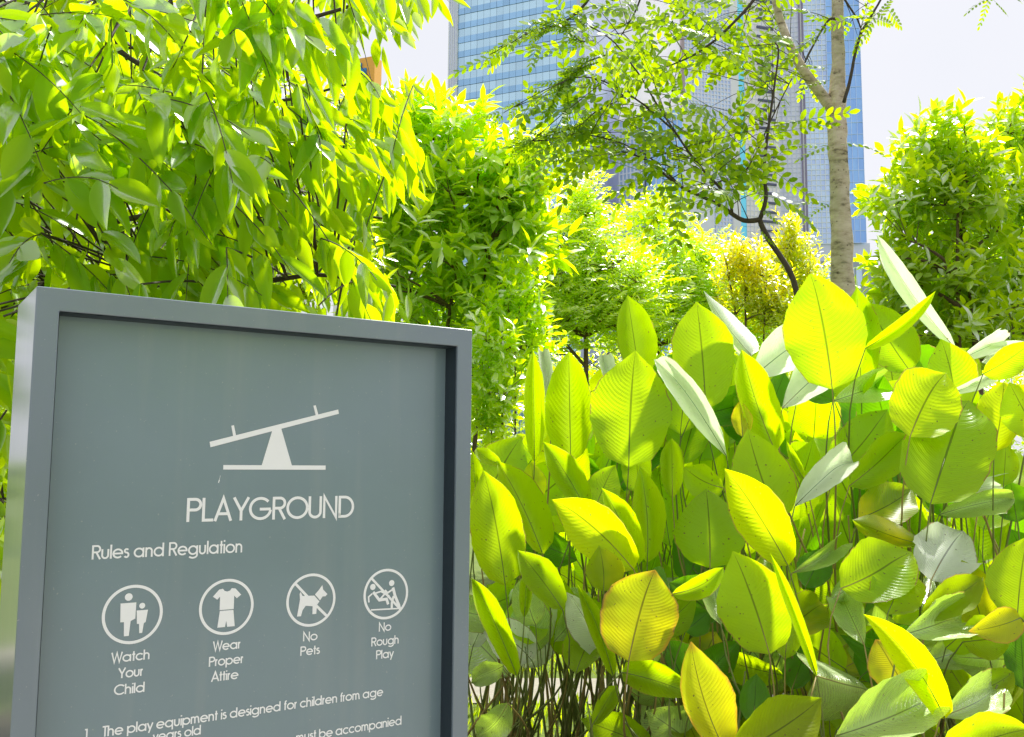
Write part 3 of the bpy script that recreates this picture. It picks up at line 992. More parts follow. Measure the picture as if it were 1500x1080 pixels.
def hang(parent, path, n0, n1, step, sc, side=1):
    """leaflets set close along a hanging spray end"""
    for i in range(n0, n1, step):
        d = path[min(i + 1, len(path) - 1)] - path[i - 1]
        for sg in (1, -1):
            dd = d / np.linalg.norm(d) + np.array([0, rng.normal() * .3, -.5 * sg]) * .8
            place_pin(parent, path[i], dd, (rng.normal() * .3, -1, .5), rng.uniform(*sc), PINS[3])


hang(arch, arch_br[6], 9, 22, 2, (.4, .6)); hang(arch, arch_br[7], 10, 22, 2, (.4, .6)); hang(arch, arch_br[5], 9, 22, 2, (.45, .65))
for pts in ([(870, 60), (850, 62), (830, 40), (805, 38), (790, 48)], [(880, 90), (850, 100), (825, 120), (810, 150)], [(890, 80), (860, 90), (835, 110), (830, 165)],
            [(900, 150), (870, 165), (850, 185), (800, 200), (775, 212)]):
    bp_ = branch(arch, pts, 5.3, .004, .0015, MAT['branch'], 5)
    hang(arch, bp_, 3, 22, 2, (.38, .55))
for px, py, dx, dz, sc in ((1222, 212, -1, -.25, .75), (1232, 212, 1, .15, .75), (1200, 178, -1, .1, .8), (1212, 300, -.8, .25, .6),
                           (1205, 215, -.9, .1, .7), (1214, 100, -1, .1, .7), (1216, 118, -.9, -.15, .65), (1114, 305, .6, -.5, .6),
                           (1113, 335, .5, -.6, .5), (1218, 298, -.7, -.2, .5)):
    place_pin(slim if px > 1190 else arch, W(px, py, 5.88 if px > 1190 else 5.4), (dx, -.2, dz), (.1, -.7, .8), sc)
for px, py, dx, dz in ((1452, -5, -.7, -.3), (1455, 0, .6, -.55), (1450, -10, -.2, -.8), (1458, -12, 1, -.1)):
    place_pin(slim, W(px, py, 5.4), (dx, 0, dz), (.1, -.6, .8), .5)

# ------------------------------------------------------------------ foreground tree with long pointed leaves
ft = empty('long_leaf_tree', tuple(ground_pt(-150, 3.6)), 'leafy tree with long drooping pointed leaves filling the upper left', 'tree')
polyT = [(-260, -260), (700, -260), (690, -10), (668, 30), (640, 10), (608, 52), (560, 70), (545, 60), (520, 62), (512, 92), (560, 118), (605, 108), (628, 130), (590, 175), (625, 225), (640, 285), (598, 300), (572, 325), (535, 345), (548, 385), (612, 445), (600, 500), (400, 520), (60, 520), (45, 760), (40, 1000), (-260, 1000)]
base = ground_pt(-150, 3.6)
mb = MB()
tp = smooth_path([base, W(-150, 700, 3.6), W(-120, 400, 3.5), W(-130, 150, 3.5), W(-100, -100, 3.5), W(-60, -300, 3.5)], 26)
mb.tube(tp, .10, .04, 12, wob=.12); mb.build('trunk', MAT['brown'], ft, True)
limbs = []
mbL = MB()
for pts, r in (
        ([(-110, 240), (0, 70), (60, 80), (150, 40), (330, 45), (470, 25), (620, -30)], .022),
        ([(-110, 150), (10, 40), (90, 30), (210, 75), (150, 60), (260, 130), (400, 155), (520, 120)], .018),
        ([(-110, 320), (20, 200), (150, 230), (260, 215), (330, 330), (420, 300), (560, 320)], .016),
        ([(-110, 420), (30, 340), (150, 330), (280, 300), (350, 345), (430, 310), (440, 280)], .014),
        ([(-110, 60), (60, -40), (260, -60), (480, -70), (640, -80)], .02),
        ([(-110, 480), (40, 420), (200, 410), (340, 420), (470, 400), (580, 420)], .014),
        ([(-110, 120), (30, 130), (120, 170), (210, 170), (240, 190)], .016),
        ([(-120, 560), (-60, 600), (-20, 560), (10, 540)], .012),
        ([(-120, 660), (-60, 740), (-20, 760), (5, 730)], .012)):
    yv = rng.uniform(2.5, 3.7)
    P = smooth_path([W(a, b, 3.5 + (yv - 3.5) * min(1, (a + 110) / 200)) for a, b in pts], 30)
    mbL.tube(P, r, .004, 6, caps=False, wob=.1)
    limbs.append(P)
mbL.build('limb', MAT['branch'], ft, True)
nodes = np.concatenate(limbs)
tw_ = MB()
P_, D_, N_, L_, W_ = [], [], [], [], []
for i in range(620):
    for _ in range(50):
        if rng.random() < .12: px, py = rng.uniform(-60, 30), rng.uniform(450, 930)
        else: px, py = rng.uniform(-60, 640), rng.uniform(-60, 470)
        if inside(polyT, np.array([[px, py]]))[0]: break
    yv = 2.05 + 2.2 * rng.random() ** 1.1
    if px > 480: yv = max(yv, 2.6)
    s = W(px, py, yv)
    k = np.linalg.norm(nodes - s, axis=1).argmin()
    nd = nodes[k]
    fr = min(1, max(0, px / 600))
    d = np.array([rng.normal() * .6 + .55 * fr + .15, rng.normal() * .5, rng.normal() * .35 - .25 - .2 * fr])
    d /= np.linalg.norm(d)
    tl = rng.uniform(.16, .32)
    p = bez(s, s + d * tl * .6, s + d * tl + np.array([0, 0, -.25 * tl]), 8)
    dn = np.linalg.norm(nd - s)
    if dn < .6 and px < 520: curve_tube(tw_, nd, s, (0, 0, .02), .004, .0025, 5, 4)
    if inside(polyT, project(p[-1]) + np.array([[22, 0]]))[0]: tw_.tube(p, .0019, .0009, 4, caps=False)
    nl = rng.integers(6, 11)
    for j in range(nl):
        q = p[int(j / nl * 7)]
        tg = unit(p[min(7, int(j / nl * 7) + 1)] - p[max(0, int(j / nl * 7) - 1)])
        lat = unit(np.cross(tg, rng.normal(size=3)))
        dd = tg * .75 + lat * .75 * (1 if j % 2 else -1) + np.array([.12 * fr, 0, -.25 - .75 * fr])
        P_.append(q); D_.append(dd)
        N_.append(np.array([rng.normal() * .7, rng.normal() * .5 - .9, .6]))
        L_.append(rng.uniform(.075, .135)); W_.append(rng.uniform(.028, .043) * (1.3 - .4 * fr))
P_, D_, N_, L_, W_ = map(np.array, (P_, D_, N_, L_, W_))
D_ = unit(D_)
tips = project(P_ + D_ * L_[:, None])
ok = inside(polyT, tips + rng.normal(size=tips.shape) * np.where(tips[:, :1] > 520, 11, 3)) & inside(polyT, project(P_))
# keep the leaves clear of the sign box
ok &= ~((P_[:, 1] < 2.25) & (P_[:, 2] < 1.85) & (P_[:, 0] > -.9))
P_, D_, N_, L_, W_, tips = P_[ok], D_[ok], N_[ok], L_[ok], W_[ok], tips[ok]
tag(tw_.build('twig', MAT['branch'], ft), kind='stuff')


def long_leaf_mesh(arch_k, fold, twist):
    s = np.linspace(0, 1, 9)
    wd = np.sin(math.pi * np.clip(s * .93 + .03, 0, 1) ** .85) ** .9 * .5
    wd[-1] = 0
    v = []; 
    for a, b in zip(s, wd):
        z = -arch_k * a * a
        tw = twist * a
        for sd in (-1, -.55, 0, .55, 1):
            yy = sd * b
            zz_ = abs(sd) ** 1.3 * b * fold
            v.append((a, yy * math.cos(tw) - zz_ * math.sin(tw), z + (yy * math.sin(tw) + zz_ * math.cos(tw)) * .28))
    f = [(i * 5 + k, i * 5 + k + 1, (i + 1) * 5 + k + 1, (i + 1) * 5 + k) for i in range(8) for k in range(4)]
    me = mesh_np('leaf', v, f, 4)
    me.materials.append(MAT['long_obj'])
    me.polygons.foreach_set('use_smooth', np.ones(len(me.polygons), bool))
    return me


LONG = [long_leaf_mesh(a, b, c) for a, b, c in ((.12, .5, .2), (.28, .7, -.5), (.4, .35, .6), (.05, .9, -.2), (.2, .2, .9), (.5, .6, 0))]
vis = (tips[:, 0] > -10) & (tips[:, 1] > -10) & (tips[:, 0] < 700)
order = np.argsort(np.where(vis, P_[:, 1] / L_, 1e6))
big = order[:290]
rest = np.ones(len(P_), bool); rest[big] = False
for i in big:
    o = bpy.data.objects.new('leaf', LONG[int(rng.integers(6))])
    COL.objects.link(o); o.parent = ft
    m = orient(D_[i], N_[i]) @ Matrix.Diagonal((L_[i] * 1.12, W_[i] * 1.1, L_[i], 1))
    m.translation = Vector(P_[i]) - Vector(ft.location)
    o.matrix_local = m
n = rest.sum()
tg_ = np.clip(rng.random(n) * .75 + .25 * (tips[rest][:, 0] / 600), 0, 1)
o = link('foliage', leaves_mesh('foliage', P_[rest], D_[rest], N_[rest], L_[rest], W_[rest], 'long', tg_), ft, MAT['long'], True)
tag(o, kind='stuff')

# finer tree behind it
Y = 5.4
blob_tree('fine_leaf_tree', 'fine leaved yellow green tree behind the long leaves on the left', 'tree',
          ground_pt(250, Y), W(250, 150, Y),
          [B(120, 120, Y, 180, 140), B(330, 120, Y, 150, 130), B(420, 250, Y, 140, 110), B(300, 380, Y, 200, 100), B(80, 340, Y, 150, 120),
           B(470, 380, Y, 90, 80), B(0, 600, Y, 80, 180)],
          1500, ('med', .10, .026), 'rightg', 'brown', tr=.05, stems=4, nleaf=10, spray=.25, limbs=40, tfrac=.4,
          clip=[(-300, -200), (500, -200), (490, 60), (515, 130), (545, 200), (560, 330), (580, 460), (580, 520), (300, 1100), (-300, 1100)])

# ------------------------------------------------------------------ broad paddle-leaf plants
ROOTS = {
    'a': (735, 4.35, 'clump of broad paddle leaves just right of the sign'),
    'b': (850, 4.5, 'clump of tall upright paddle leaves with the round lime leaf, second from the sign'),
    'c': (945, 4.1, 'clump with a yellow orange edged leaf in front, middle of the bed'),
    'd': (1075, 4.0, 'clump with overlapping yellow leaves left of the slender trunk'),
    'e': (1200, 4.2, 'clump holding the single tall round leaf before the slender trunk'),
    'f': (1330, 4.3, 'clump with the large shaded round leaf and a pale upright curled leaf'),
    'g': (1450, 4.1, 'clump of yellow green leaves at the right border'),
    'h': (1120, 3.1, 'low clump at the bottom middle with a yellowing pink edged leaf'),
    'i': (1340, 3.0, 'low clump at the bottom right with a yellow strap leaf and glossy leaves'),
}
plants = {}
for k, (px, y, lab) in ROOTS.items():
    plants[k] = empty('paddle_leaf_plant', tuple(ground_pt(px, y)), lab, 'plant', 'broad paddle leaf plants in the bed')

nleafs = 0


def paddle(pl, bx, by, tx, ty, wl, wr, y, kind='L', bend=0.0, fold=1, dy=0.0, curl=0.0, stalk=True, shape=.62, droop=0.0):
    """One leaf: base and tip as seen, apparent half widths in photo pixels, forward distance y at the base, dy further at the tip."""
    global nleafs
    par = plants[pl]
    P0 = W(bx, by, y); P2 = W(tx, ty, y + dy)
    L = np.linalg.norm(P2 - P0)
    s = y / F
    # control point
    ax = (P2 - P0) / L
    sidev = np.cross(ax, ray((bx + tx) / 2, (by + ty) / 2)); sidev /= np.linalg.norm(sidev)
    depth = np.cross(sidev, ax)
    depth *= np.sign(depth[1] + 1e-9)
    C = (P0 + P2) / 2 + sidev * bend * s - depth * L * curl
    nv, nh = 18, 5
    tt = np.linspace(0, 1, nv)
    A_ = bez(P0, C, P2, nv)
    Wt = max(.27 * L, (wl + wr) * .5 * s)
    V = []; UV = []
    ph1, ph2 = rng.random(2) * 6.28
    amp = Wt * rng.uniform(.05, .15); pk = rng.uniform(.78, .9); tipd = rng.uniform(.5, .75); tipk = rng.choice([0, 0, .2, .5]) * (1 if dy >= 0 else .2); wf = rng.uniform(6, 13)
    if kind in 'PS': amp *= 1.9
    for i, t_ in enumerate(tt):
        tg = A_[min(i + 1, nv - 1)] - A_[max(i - 1, 0)]; tg /= np.linalg.norm(tg)
        sv = np.cross(tg, ray((bx + tx) / 2, (by + ty) / 2)); sv /= np.linalg.norm(sv)
        dv = np.cross(sv, tg); dv *= np.sign(dv[1] + 1e-9)
        prof = max(0.0, math.sin(math.pi * min(1, t_ ** pk))) ** (shape - .14 + .52 * t_)
        prof *= 1 + .05 * math.sin(t_ * 8 + ph1) * math.sin(math.pi * t_)
        if t_ > .86: prof *= 1 - .25 * ((t_ - .86) / .14) ** 2
        if i == nv - 1: prof = 0.0
        if i == 0: prof = .06
        for k in range(-nh, nh + 1):
            q = k / nh
            app = (wl if k < 0 else wr) * s
            app = min(app, Wt * .995)
            dep = math.sqrt(max(0, Wt * Wt - app * app))
            aq = abs(q)
            lat = app * prof * aq ** .92
            z = dep * prof * (aq ** 1.35) * fold
            z += .10 * Wt * prof * math.sin(math.pi * aq) * (-fold)
            rip = amp * aq ** 1.5 * math.sin(t_ * wf + ph1 + (2 if k < 0 else 0)) + .25 * amp * aq * math.sin(t_ * 29 + ph2)
            edge = (1 + .02 * math.sin(t_ * 41 + ph2))
            p = A_[i] + sv * (-lat if k < 0 else lat) * (-1) * edge - dv * (z + rip * prof) * 1.0
            p = p + np.array([0, 0, -droop * aq ** 2 * Wt * prof])
            V.append(p + np.array([0, 0, -1.0]) * max(0, t_ - tipd) ** 2 * L * tipk); UV.append((.5 + q * .5, t_))
    m = 2 * nh + 1
    cut = set()
    if rng.random() < .0:       # slits torn along a lateral vein
        for _ in range(int(rng.integers(1, 4))):
            i = int(rng.integers(4, nv - 4)); dpt = int(rng.integers(1, 4))
            ks = range(0, dpt) if rng.random() < .5 else range(m - 1 - dpt, m - 1)
            for k in ks: cut.add((i, k))
            for k in (range(0, dpt) if ks[0] == 0 else range(m - dpt, m)):
                w_ = .75
                V[(i + 1) * m + k] = V[(i + 1) * m + k] * (1 - w_) + V[i * m + k] * w_
    Fc = [(i * m + k, i * m + k + 1, (i + 1) * m + k + 1, (i + 1) * m + k) for i in range(nv - 1) for k in range(m - 1) if (i, k) not in cut]
    me = mesh_np('leaf', V, Fc, 4, uv=UV)
    o = link('leaf', me, par, MAT[kind], True)
    nleafs += 1
    # stalk: midrib thickening then down to the clump
    root = np.array(par.location)
    root = root + np.array([rng.normal() * .15, rng.normal() * .11, 0])
    st = MB()
    down = -ax
    hgt = P0[2]
    c1 = P0 + (down * .5 + np.array([0, 0, -.5])) * min(.5, hgt * .45)
    c2 = root + np.array([(P0[0] - root[0]) * .15, (P0[1] - root[1]) * .15, hgt * .45])
    path = []
    if stalk:
        for t_ in np.linspace(0, 1, 12):
            path.append((1 - t_) ** 3 * root + 3 * (1 - t_) ** 2 * t_ * c2 + 3 * (1 - t_) * t_ * t_ * c1 + t_ ** 3 * P0)
        path = path[:-1]
    offs = np.array([0, 0, 0])
    for i in (0, 2, 4, 6): path.append(A_[i] - (0.0008) * ray(bx, by))
    st.tube(path, .0085, .0003, 6, caps=True)
    sm = st.build('stalk', MAT['stalk2'] if rng.random() < .3 else MAT['stalk'], par, True)
    return o


PL = [
    # plant, base, tip, wl, wr, y, kind, bend, fold, dy, curl
    ('a', 783, 676, 781, 512, 15, 17, 3.80, 'L', 0, 1, .1, .02),
    ('b', 836, 678, 833, 508, 36, 33, 3.85, 'L', 0, 1, .1, .03),
    ('b', 921, 684, 931, 506, 58, 60, 3.70, 'L', 4, 1, .12, .05),
    ('b', 938, 560, 919, 432, 24, 34, 4.10, 'G', 0, 1, .1, .0),
    ('d', 1034, 600, 1020, 436, 44, 50, 3.90, 'L', -3, 1, .1, .03),
    ('d', 1100, 520, 1031, 426, 12, 24, 3.85, 'P', 8, -1, .1, .05),
    ('b', 1064, 668, 958, 517, 19, 20, 3.62, 'P', -10, 1, .15, .04),
    ('a', 806, 600, 795, 512, 8, 12, 4.1, 'P', 0, 1, .1, .0),
    ('b', 905, 600, 882, 520, 8, 16, 4.1, 'P', 0, 1, .1, .0),
    ('e', 1219, 570, 1186, 393, 58, 58, 3.75, 'L', -8, 1, .15, .05),
    ('e', 1262, 580, 1255, 420, 26, 30, 4.05, 'G', 0, 1, .1, .0),
    ('f', 1334, 545, 1270, 440, 34, 46, 4.0, 'G', 6, 1, .1, .02),
    ('f', 1268, 510, 1371, 426, 9, 12, 3.7, 'L', -12, 1, -.1, .08),
    ('f', 1401, 512, 1284, 343, 14, 15, 4.05, 'P', 14, 1, .1, .03),
    ('f', 1333, 640, 1386, 540, 50, 58, 3.55, 'Y', 8, 1, .15, .04),
    ('f', 1400, 600, 1378, 496, 30, 42, 3.9, 'L', -8, 1, .1, .02),
    ('f', 1363, 738, 1419, 570, 66, 66, 3.45, 'G', 2, 1, .25, .06),
    ('g', 1456, 662, 1470, 548, 34, 30, 3.6, 'Y', -6, 1, .1, .03),
    ('g', 1520, 640, 1478, 560, 34, 30, 3.5, 'L', 0, 1, .1, .02),
    ('g', 1440, 548, 1512, 500, 18, 24, 3.7, 'L', -6, 1, .0, .05),
    ('g', 1402, 530, 1470, 500, 16, 16, 4.05, 'P', 4, 1, .1, .06),
    ('g', 1500, 500, 1440, 520, 14, 16, 4.1, 'P', 4, 1, .1, .06),
    ('f', 1384, 578, 1452, 548, 10, 10, 3.75, 'P', -8, 1, .0, .08),
    ('e', 1100, 555, 1172, 500, 34, 36, 3.9, 'P', 4, 1, .2, .1),
    ('e', 1146, 598, 1205, 545, 32, 30, 3.8, 'P', 4, 1, .2, .1),
    ('e', 1220, 588, 1284, 566, 26, 26, 3.85, 'S', 0, 1, .2, .1),
    ('e', 1222, 588, 1180, 568, 16, 22, 3.9, 'D', 0, 1, .2, .1),
    ('d', 1136, 662, 1086, 504, 24, 32, 3.70, 'L', 10, 1, .1, .04),
    ('e', 1128, 600, 1150, 545, 16, 20, 4.0, 'D', 0, 1, .1, .0),
    ('e', 1222, 692, 1300, 596, 40, 36, 3.80, 'G', -10, 1, .1, .04),
    ('e', 1244, 712, 1330, 630, 24, 30, 3.65, 'G', -8, 1, .1, .05),
    ('f', 1258, 760, 1336, 716, 36, 32, 3.60, 'O', -8, 1, .2, .06),
    ('f', 1352, 797, 1248, 758, 16, 22, 3.50, 'O', 10, -1, -.1, .05),
    ('i', 1232, 862, 1336, 797, 52, 44, 3.25, 'L', -14, 1, .1, .08),
    ('i', 1364, 850, 1412, 776, 48, 46, 3.30, 'P', 6, 1, .0, .06),
    ('g', 1490, 908, 1505, 786, 50, 40, 3.20, 'L', 4, 1, .1, .04),
    ('g', 1376, 754, 1486, 730, 16, 20, 3.60, 'S', 6, 1, -.1, .08),
    ('g', 1400, 722, 1464, 712, 14, 14, 3.75, 'P', 4, 1, .1, .05),
    ('g', 1470, 712, 1474, 650, 20, 20, 3.75, 'G', 0, 1, .1, .0),
    ('g', 1490, 765, 1480, 705, 30, 26, 3.70, 'D', 0, 1, .1, .0),
    ('a', 740, 857, 708, 686, 40, 40, 3.40, 'L', -6, 1, .1, .05),
    ('a', 795, 812, 727, 672, 20, 36, 3.60, 'L', -8, 1, .1, .03),
    ('a', 735, 680, 697, 655, 8, 14, 3.7, 'L', 10, 1, .1, .05),
    ('a', 700, 760, 692, 660, 12, 14, 3.6, 'L', 0, 1, .1, .0),
    ('a', 785, 735, 778, 676, 18, 20, 3.75, 'Y', 0, 1, .1, .0),
    ('b', 860, 750, 796, 647, 20, 24, 3.55, 'G', -6, 1, .1, .03),
    ('c', 928, 834, 808, 728, 38, 34, 3.30, 'Y', -14, 1, .05, .06),
    ('c', 884, 866, 877, 799, 24, 34, 3.22, 'O', -6, 1, .02, .05),
    ('b', 868, 756, 902, 678, 24, 26, 3.62, 'G', 4, 1, .1, .0),
    ('b', 936, 722, 930, 640, 26, 22, 3.70, 'G', 0, 1, .1, .0),
    ('c', 934, 828, 881, 713, 16, 24, 3.38, 'L', -8, 1, .05, .04),
    ('c', 948, 824, 937, 682, 20, 26, 3.48, 'L', -10, 1, .1, .02),
    ('a', 824, 893, 758, 806, 22, 26, 3.25, 'G', -4, 1, .1, .04),
    ('a', 757, 990, 690, 840, 17, 18, 3.15, 'G', -4, 1, .1, .05),
    ('a', 768, 905, 772, 836, 10, 10, 3.4, 'G', 0, 1, .1, .0),
    ('a', 770, 950, 735, 880, 26, 30, 3.7, 'P', 0, 1, .2, .05),
    ('b', 812, 940, 856, 890, 26, 26, 3.75, 'S', 0, 1, .2, .05),
    ('c', 898, 990, 845, 856, 13, 14, 3.15, 'G', -10, 1, .1, .06),
    ('c', 921, 968, 960, 828, 60, 56, 3.05, 'B', 6, 1, .1, .09),
    ('a', 744, 1030, 697, 1078, 24, 22, 3.1, 'S', 14, 1, -.1, .10),
    ('a', 738, 975, 690, 992, 16, 18, 3.4, 'S', 6, 1, -.1, .08),
    ('c', 868, 1062, 905, 1000, 12, 14, 3.2, 'G', 0, 1, .1, .03),
    ('c', 912, 985, 1025, 1022, 24, 20, 3.1, 'G', 6, 1, -.1, .08),
    ('d', 985, 730, 984, 640, 18, 18, 3.75, 'G', 0, 1, .1, .0),
    ('d', 1060, 715, 1002, 682, 28, 22, 3.55, 'L', 12, 1, .1, .08),
    ('d', 1040, 832, 1034, 712, 52, 50, 3.40, 'G', -4, -1, .1, .08),
    ('d', 1140, 764, 1095, 628, 44, 48, 3.45, 'L', 6, 1, .1, .06),
    ('d', 1154, 828, 1061, 681, 36, 36, 3.20, 'Y', -6, 1, .05, .05),
    ('d', 1088, 640, 1084, 586, 14, 16, 3.65, 'B', 0, 1, .05, .0),
    ('e', 1164, 742, 1250, 664, 24, 22, 3.40, 'P', 4, 1, .05, .04),
    ('e', 1180, 706, 1152, 646, 6, 8, 3.6, 'G', 4, 1, .05, .0),
    ('h', 1127, 958, 1073, 804, 54, 50, 2.95, 'L', -6, 1, .1, .05),
    ('h', 1150, 965, 1158, 880, 20, 22, 3.1, 'L', 0, 1, .1, .05),
    ('h', 1056, 915, 1042, 836, 24, 26, 3.1, 'S', 0, 1, .05, .05),
    ('d', 985, 870, 1060, 830, 14, 18, 3.15, 'L', -16, 1, .05, .10),
    ('c', 985, 910, 1008, 865, 26, 16, 3.35, 'G', 0, 1, .05, .0),
    ('h', 1004, 925, 1040, 895, 20, 22, 3.3, 'D', 0, 1, .05, .0),
    ('h', 1196, 990, 1128, 810, 9, 9, 2.80, 'L', -6, 1, .1, .04),
    ('h', 1196, 990, 1285, 1010, 30, 66, 2.85, 'S', -6, -1, .25, .08),
    ('h', 1062, 1100, 1012, 934, 28, 54, 2.70, 'B', 16, 1, .1, .06),
    ('h', 1104, 1062, 1108, 985, 22, 26, 2.9, 'D', 0, 1, .1, .0),
    ('h', 1075, 1105, 1204, 1022, 40, 44, 2.60, 'O', -10, 1, .1, .05),
    ('i', 1300, 900, 1330, 828, 42, 38, 3.2, 'L', 0, 1, .1, .0),
    ('i', 1350, 905, 1440, 846, 26, 24, 3.15, 'O', -4, 1, .1, .04),
    ('i', 1322, 930, 1408, 898, 34, 30, 3.0, 'S', -6, 1, .1, .08),
    ('i', 1384, 1052, 1264, 892, 22, 26, 2.65, 'Y', -22, 1, .1, .08),
    ('i', 1266, 945, 1232, 872, 24, 24, 3.15, 'S', 0, 1, .1, .04),
    ('i', 1330, 1015, 1282, 932, 34, 34, 2.95, 'B', 0, 1, .1, .04),
    ('i', 1225, 1078, 1372, 1014, 50, 34, 2.50, 'S', -12, 1, .05, .10),
    ('i', 1378, 1050, 1455, 1010, 34, 26, 2.70, 'S', -10, 1, .05, .10),
    ('i', 1380, 1095, 1510, 1062, 34, 30, 2.40, 'L', -8, 1, .05, .08),
    ('g', 1395, 1030, 1485, 985, 22, 24, 3.0, 'G', -6, 1, .1, .08),
    ('g', 1495, 905, 1418, 925, 26, 22, 3.1, 'B', 6, 1, -.05, .10),
    ('g', 1500, 1010, 1495, 920, 24, 20, 3.1, 'D', 0, 1, .1, .0),
    ('h', 1160, 1010, 1185, 940, 24, 20, 3.3, 'D', 0, 1, .1, .0),
    ('e', 1180, 860, 1210, 800, 26, 24, 3.5, 'D', 0, 1, .1, .0),
    ('e', 1215, 880, 1262, 845, 26, 24, 3.4, 'S', -4, 1, .1, .06),
    ('d', 1100, 880, 1180, 880, 16, 20, 3.5, 'D', -6, 1, .1, .0),
    ('e', 1160, 840, 1222, 800, 14, 16, 3.3, 'S', -8, 1, .1, .1),
]
for a in PL:
    a = list(a)
    if a[8] in 'PS': a[11] += .22
    paddle(*a)

# further leaves deeper in the clumps
fill_zone = [(700, 700), (790, 560), (1000, 520), (1130, 500), (1300, 520), (1500, 520), (1500, 1080), (1000, 1080), (930, 1000), (700, 990)]
keys = list(ROOTS)
nf = 0
while nf < 190:
    px, py = rng.uniform(700, 1520), rng.uniform(520, 980)
    if not inside(fill_zone, np.array([[px, py]]))[0]: continue
    if px < 900 and py > 880: continue
    y = rng.uniform(4.1, 5.0)
    ln = rng.uniform(95, 165) * 3.8 / y
    an = rng.normal() * .55
    pl = min(keys[:7], key=lambda k_: abs(ROOTS[k_][0] - px) + rng.random() * 60)
    wd = rng.uniform(24, 46)
    kd = random.choice('GGGDDLLLLY')
    tipy = py - ln * math.cos(an)
    if tipy < 500 or not inside(fill_zone, np.array([[px + ln * math.sin(an), tipy + 12]]))[0]: continue
    paddle(pl, px, py, px + ln * math.sin(an), tipy, wd, wd * rng.uniform(.7, 1.1), y, kd, rng.normal() * 8, 1, rng.uniform(-.1, .3), rng.uniform(0, .1))
    nf += 1

# lower leaves between the stalks
nf = 0
while nf < 95:
    left = nf < 22
    px, py = (rng.uniform(690, 960), rng.uniform(900, 1000)) if left else (rng.uniform(950, 1520), rng.uniform(900, 1130))
    y = rng.uniform(3.5, 4.3) if left else rng.uniform(3.15, 3.9)
    ln = rng.uniform(70, 125); an = rng.normal() * .9
    pl = min(keys[:7], key=lambda k_: abs(ROOTS[k_][0] - px) + rng.random() * 60)
    wd = rng.uniform(22, 44)
    paddle(pl, px, py, px + ln * math.sin(an), py - ln * abs(math.cos(an)), wd, wd * rng.uniform(.6, 1.1), y, random.choice('GGLLSDO' if not left else 'GSPGL'), rng.normal() * 10, 1, rng.uniform(-.05, .35), rng.uniform(0, .12))
    nf += 1

# bare stalks rising in each clump
for k, (px, y, lab) in ROOTS.items():
    par = plants[k]
    root = np.array(par.location)
    for i in range(9 if k in 'abc' else 12 if k in 'defg' else 7):
        r0 = root + np.array([rng.normal() * .24, rng.normal() * .16, 0])
        h = rng.uniform(.8, 1.45) if k in 'abcdefg' else rng.uniform(.5, .9)
        lean = np.array([rng.normal() * .16, rng.normal() * .12, 0])
        p = bez(r0, r0 + np.array([lean[0] * .2, lean[1] * .2, h * .55]), r0 + lean + np.array([0, 0, h]), 9)
        mb = MB(); mb.tube(p, rng.uniform(.004, .007), .003, 5)
        mb.build('stalk', MAT['stalk2'] if rng.random() < .5 else MAT['stalk'], par, True)

# unseen trees added behind the viewpoint to give the sign soft, darker reflections
for (x_, y_, h_, lab) in ((7.5, -6.5, 3.6, 'round green tree added behind the viewpoint for the sign reflection'), (12.5, -7.5, 4.5, 'taller green tree added behind the viewpoint for the sign reflection')):
    c_ = np.array([x_, y_, h_])
    blob_tree('added_round_tree', lab, 'tree', (x_, y_, 0), c_ + np.array([0, 0, .6]), [(c_, (1.7, 1.7, 1.4)), (c_ + np.array([.9, .3, -.6]), (1.2, 1.2, 1.0))],
              300, ('med', .24, .10), 'mid', 'brown', tr=.09, stems=1, nleaf=8, spray=.4, limbs=14, tfrac=.4)

# grass blades along the path and around the bed
n = 26000
P = np.stack([rng.uniform(-3.5, 6, n), rng.uniform(5.15, 9.5, n), np.zeros(n)], 1)
P = P[(P[:, 1] < 6.02) | (P[:, 1] > 6.78)]
n = len(P)
D = np.stack([rng.normal(size=n) * .35, rng.normal(size=n) * .35, np.ones(n)], 1)
me = leaves_mesh('grass', P, D, np.stack([rng.normal(size=n), rng.normal(size=n), np.zeros(n)], 1), rng.uniform(.05, .12, n), rng.uniform(.005, .009, n), 'small', rng.random(n))
tag(link('grass', me, None, MAT['grass']), 'short bright grass beside the pale path', 'grass', kind='stuff')

# ------------------------------------------------------------------ the sign
YAW = 0.59888
SO = np.array([-.7215, 1.4, EYE + .2639])
SU = np.array([math.cos(YAW), math.sin(YAW), 0])
SN = np.array([math.sin(YAW), -math.cos(YAW), 0])
SW, SH, SD, RC = .7782, SO[2] - .05, .10, .045
FW, FT = .0335, .0355


def S(a, d, o):
    """sign coordinates: a along, d down from the top, o out of the front face"""
    return tuple(SO + SU * a + SN * o + np.array([0, 0, -d]))


sign_root = SO + SU * SW / 2 - SN * SD / 2; 
sign = empty('information_sign', (sign_root[0], sign_root[1], 0), 'grey framed sign board reading PLAYGROUND with four round pictograms', 'sign')


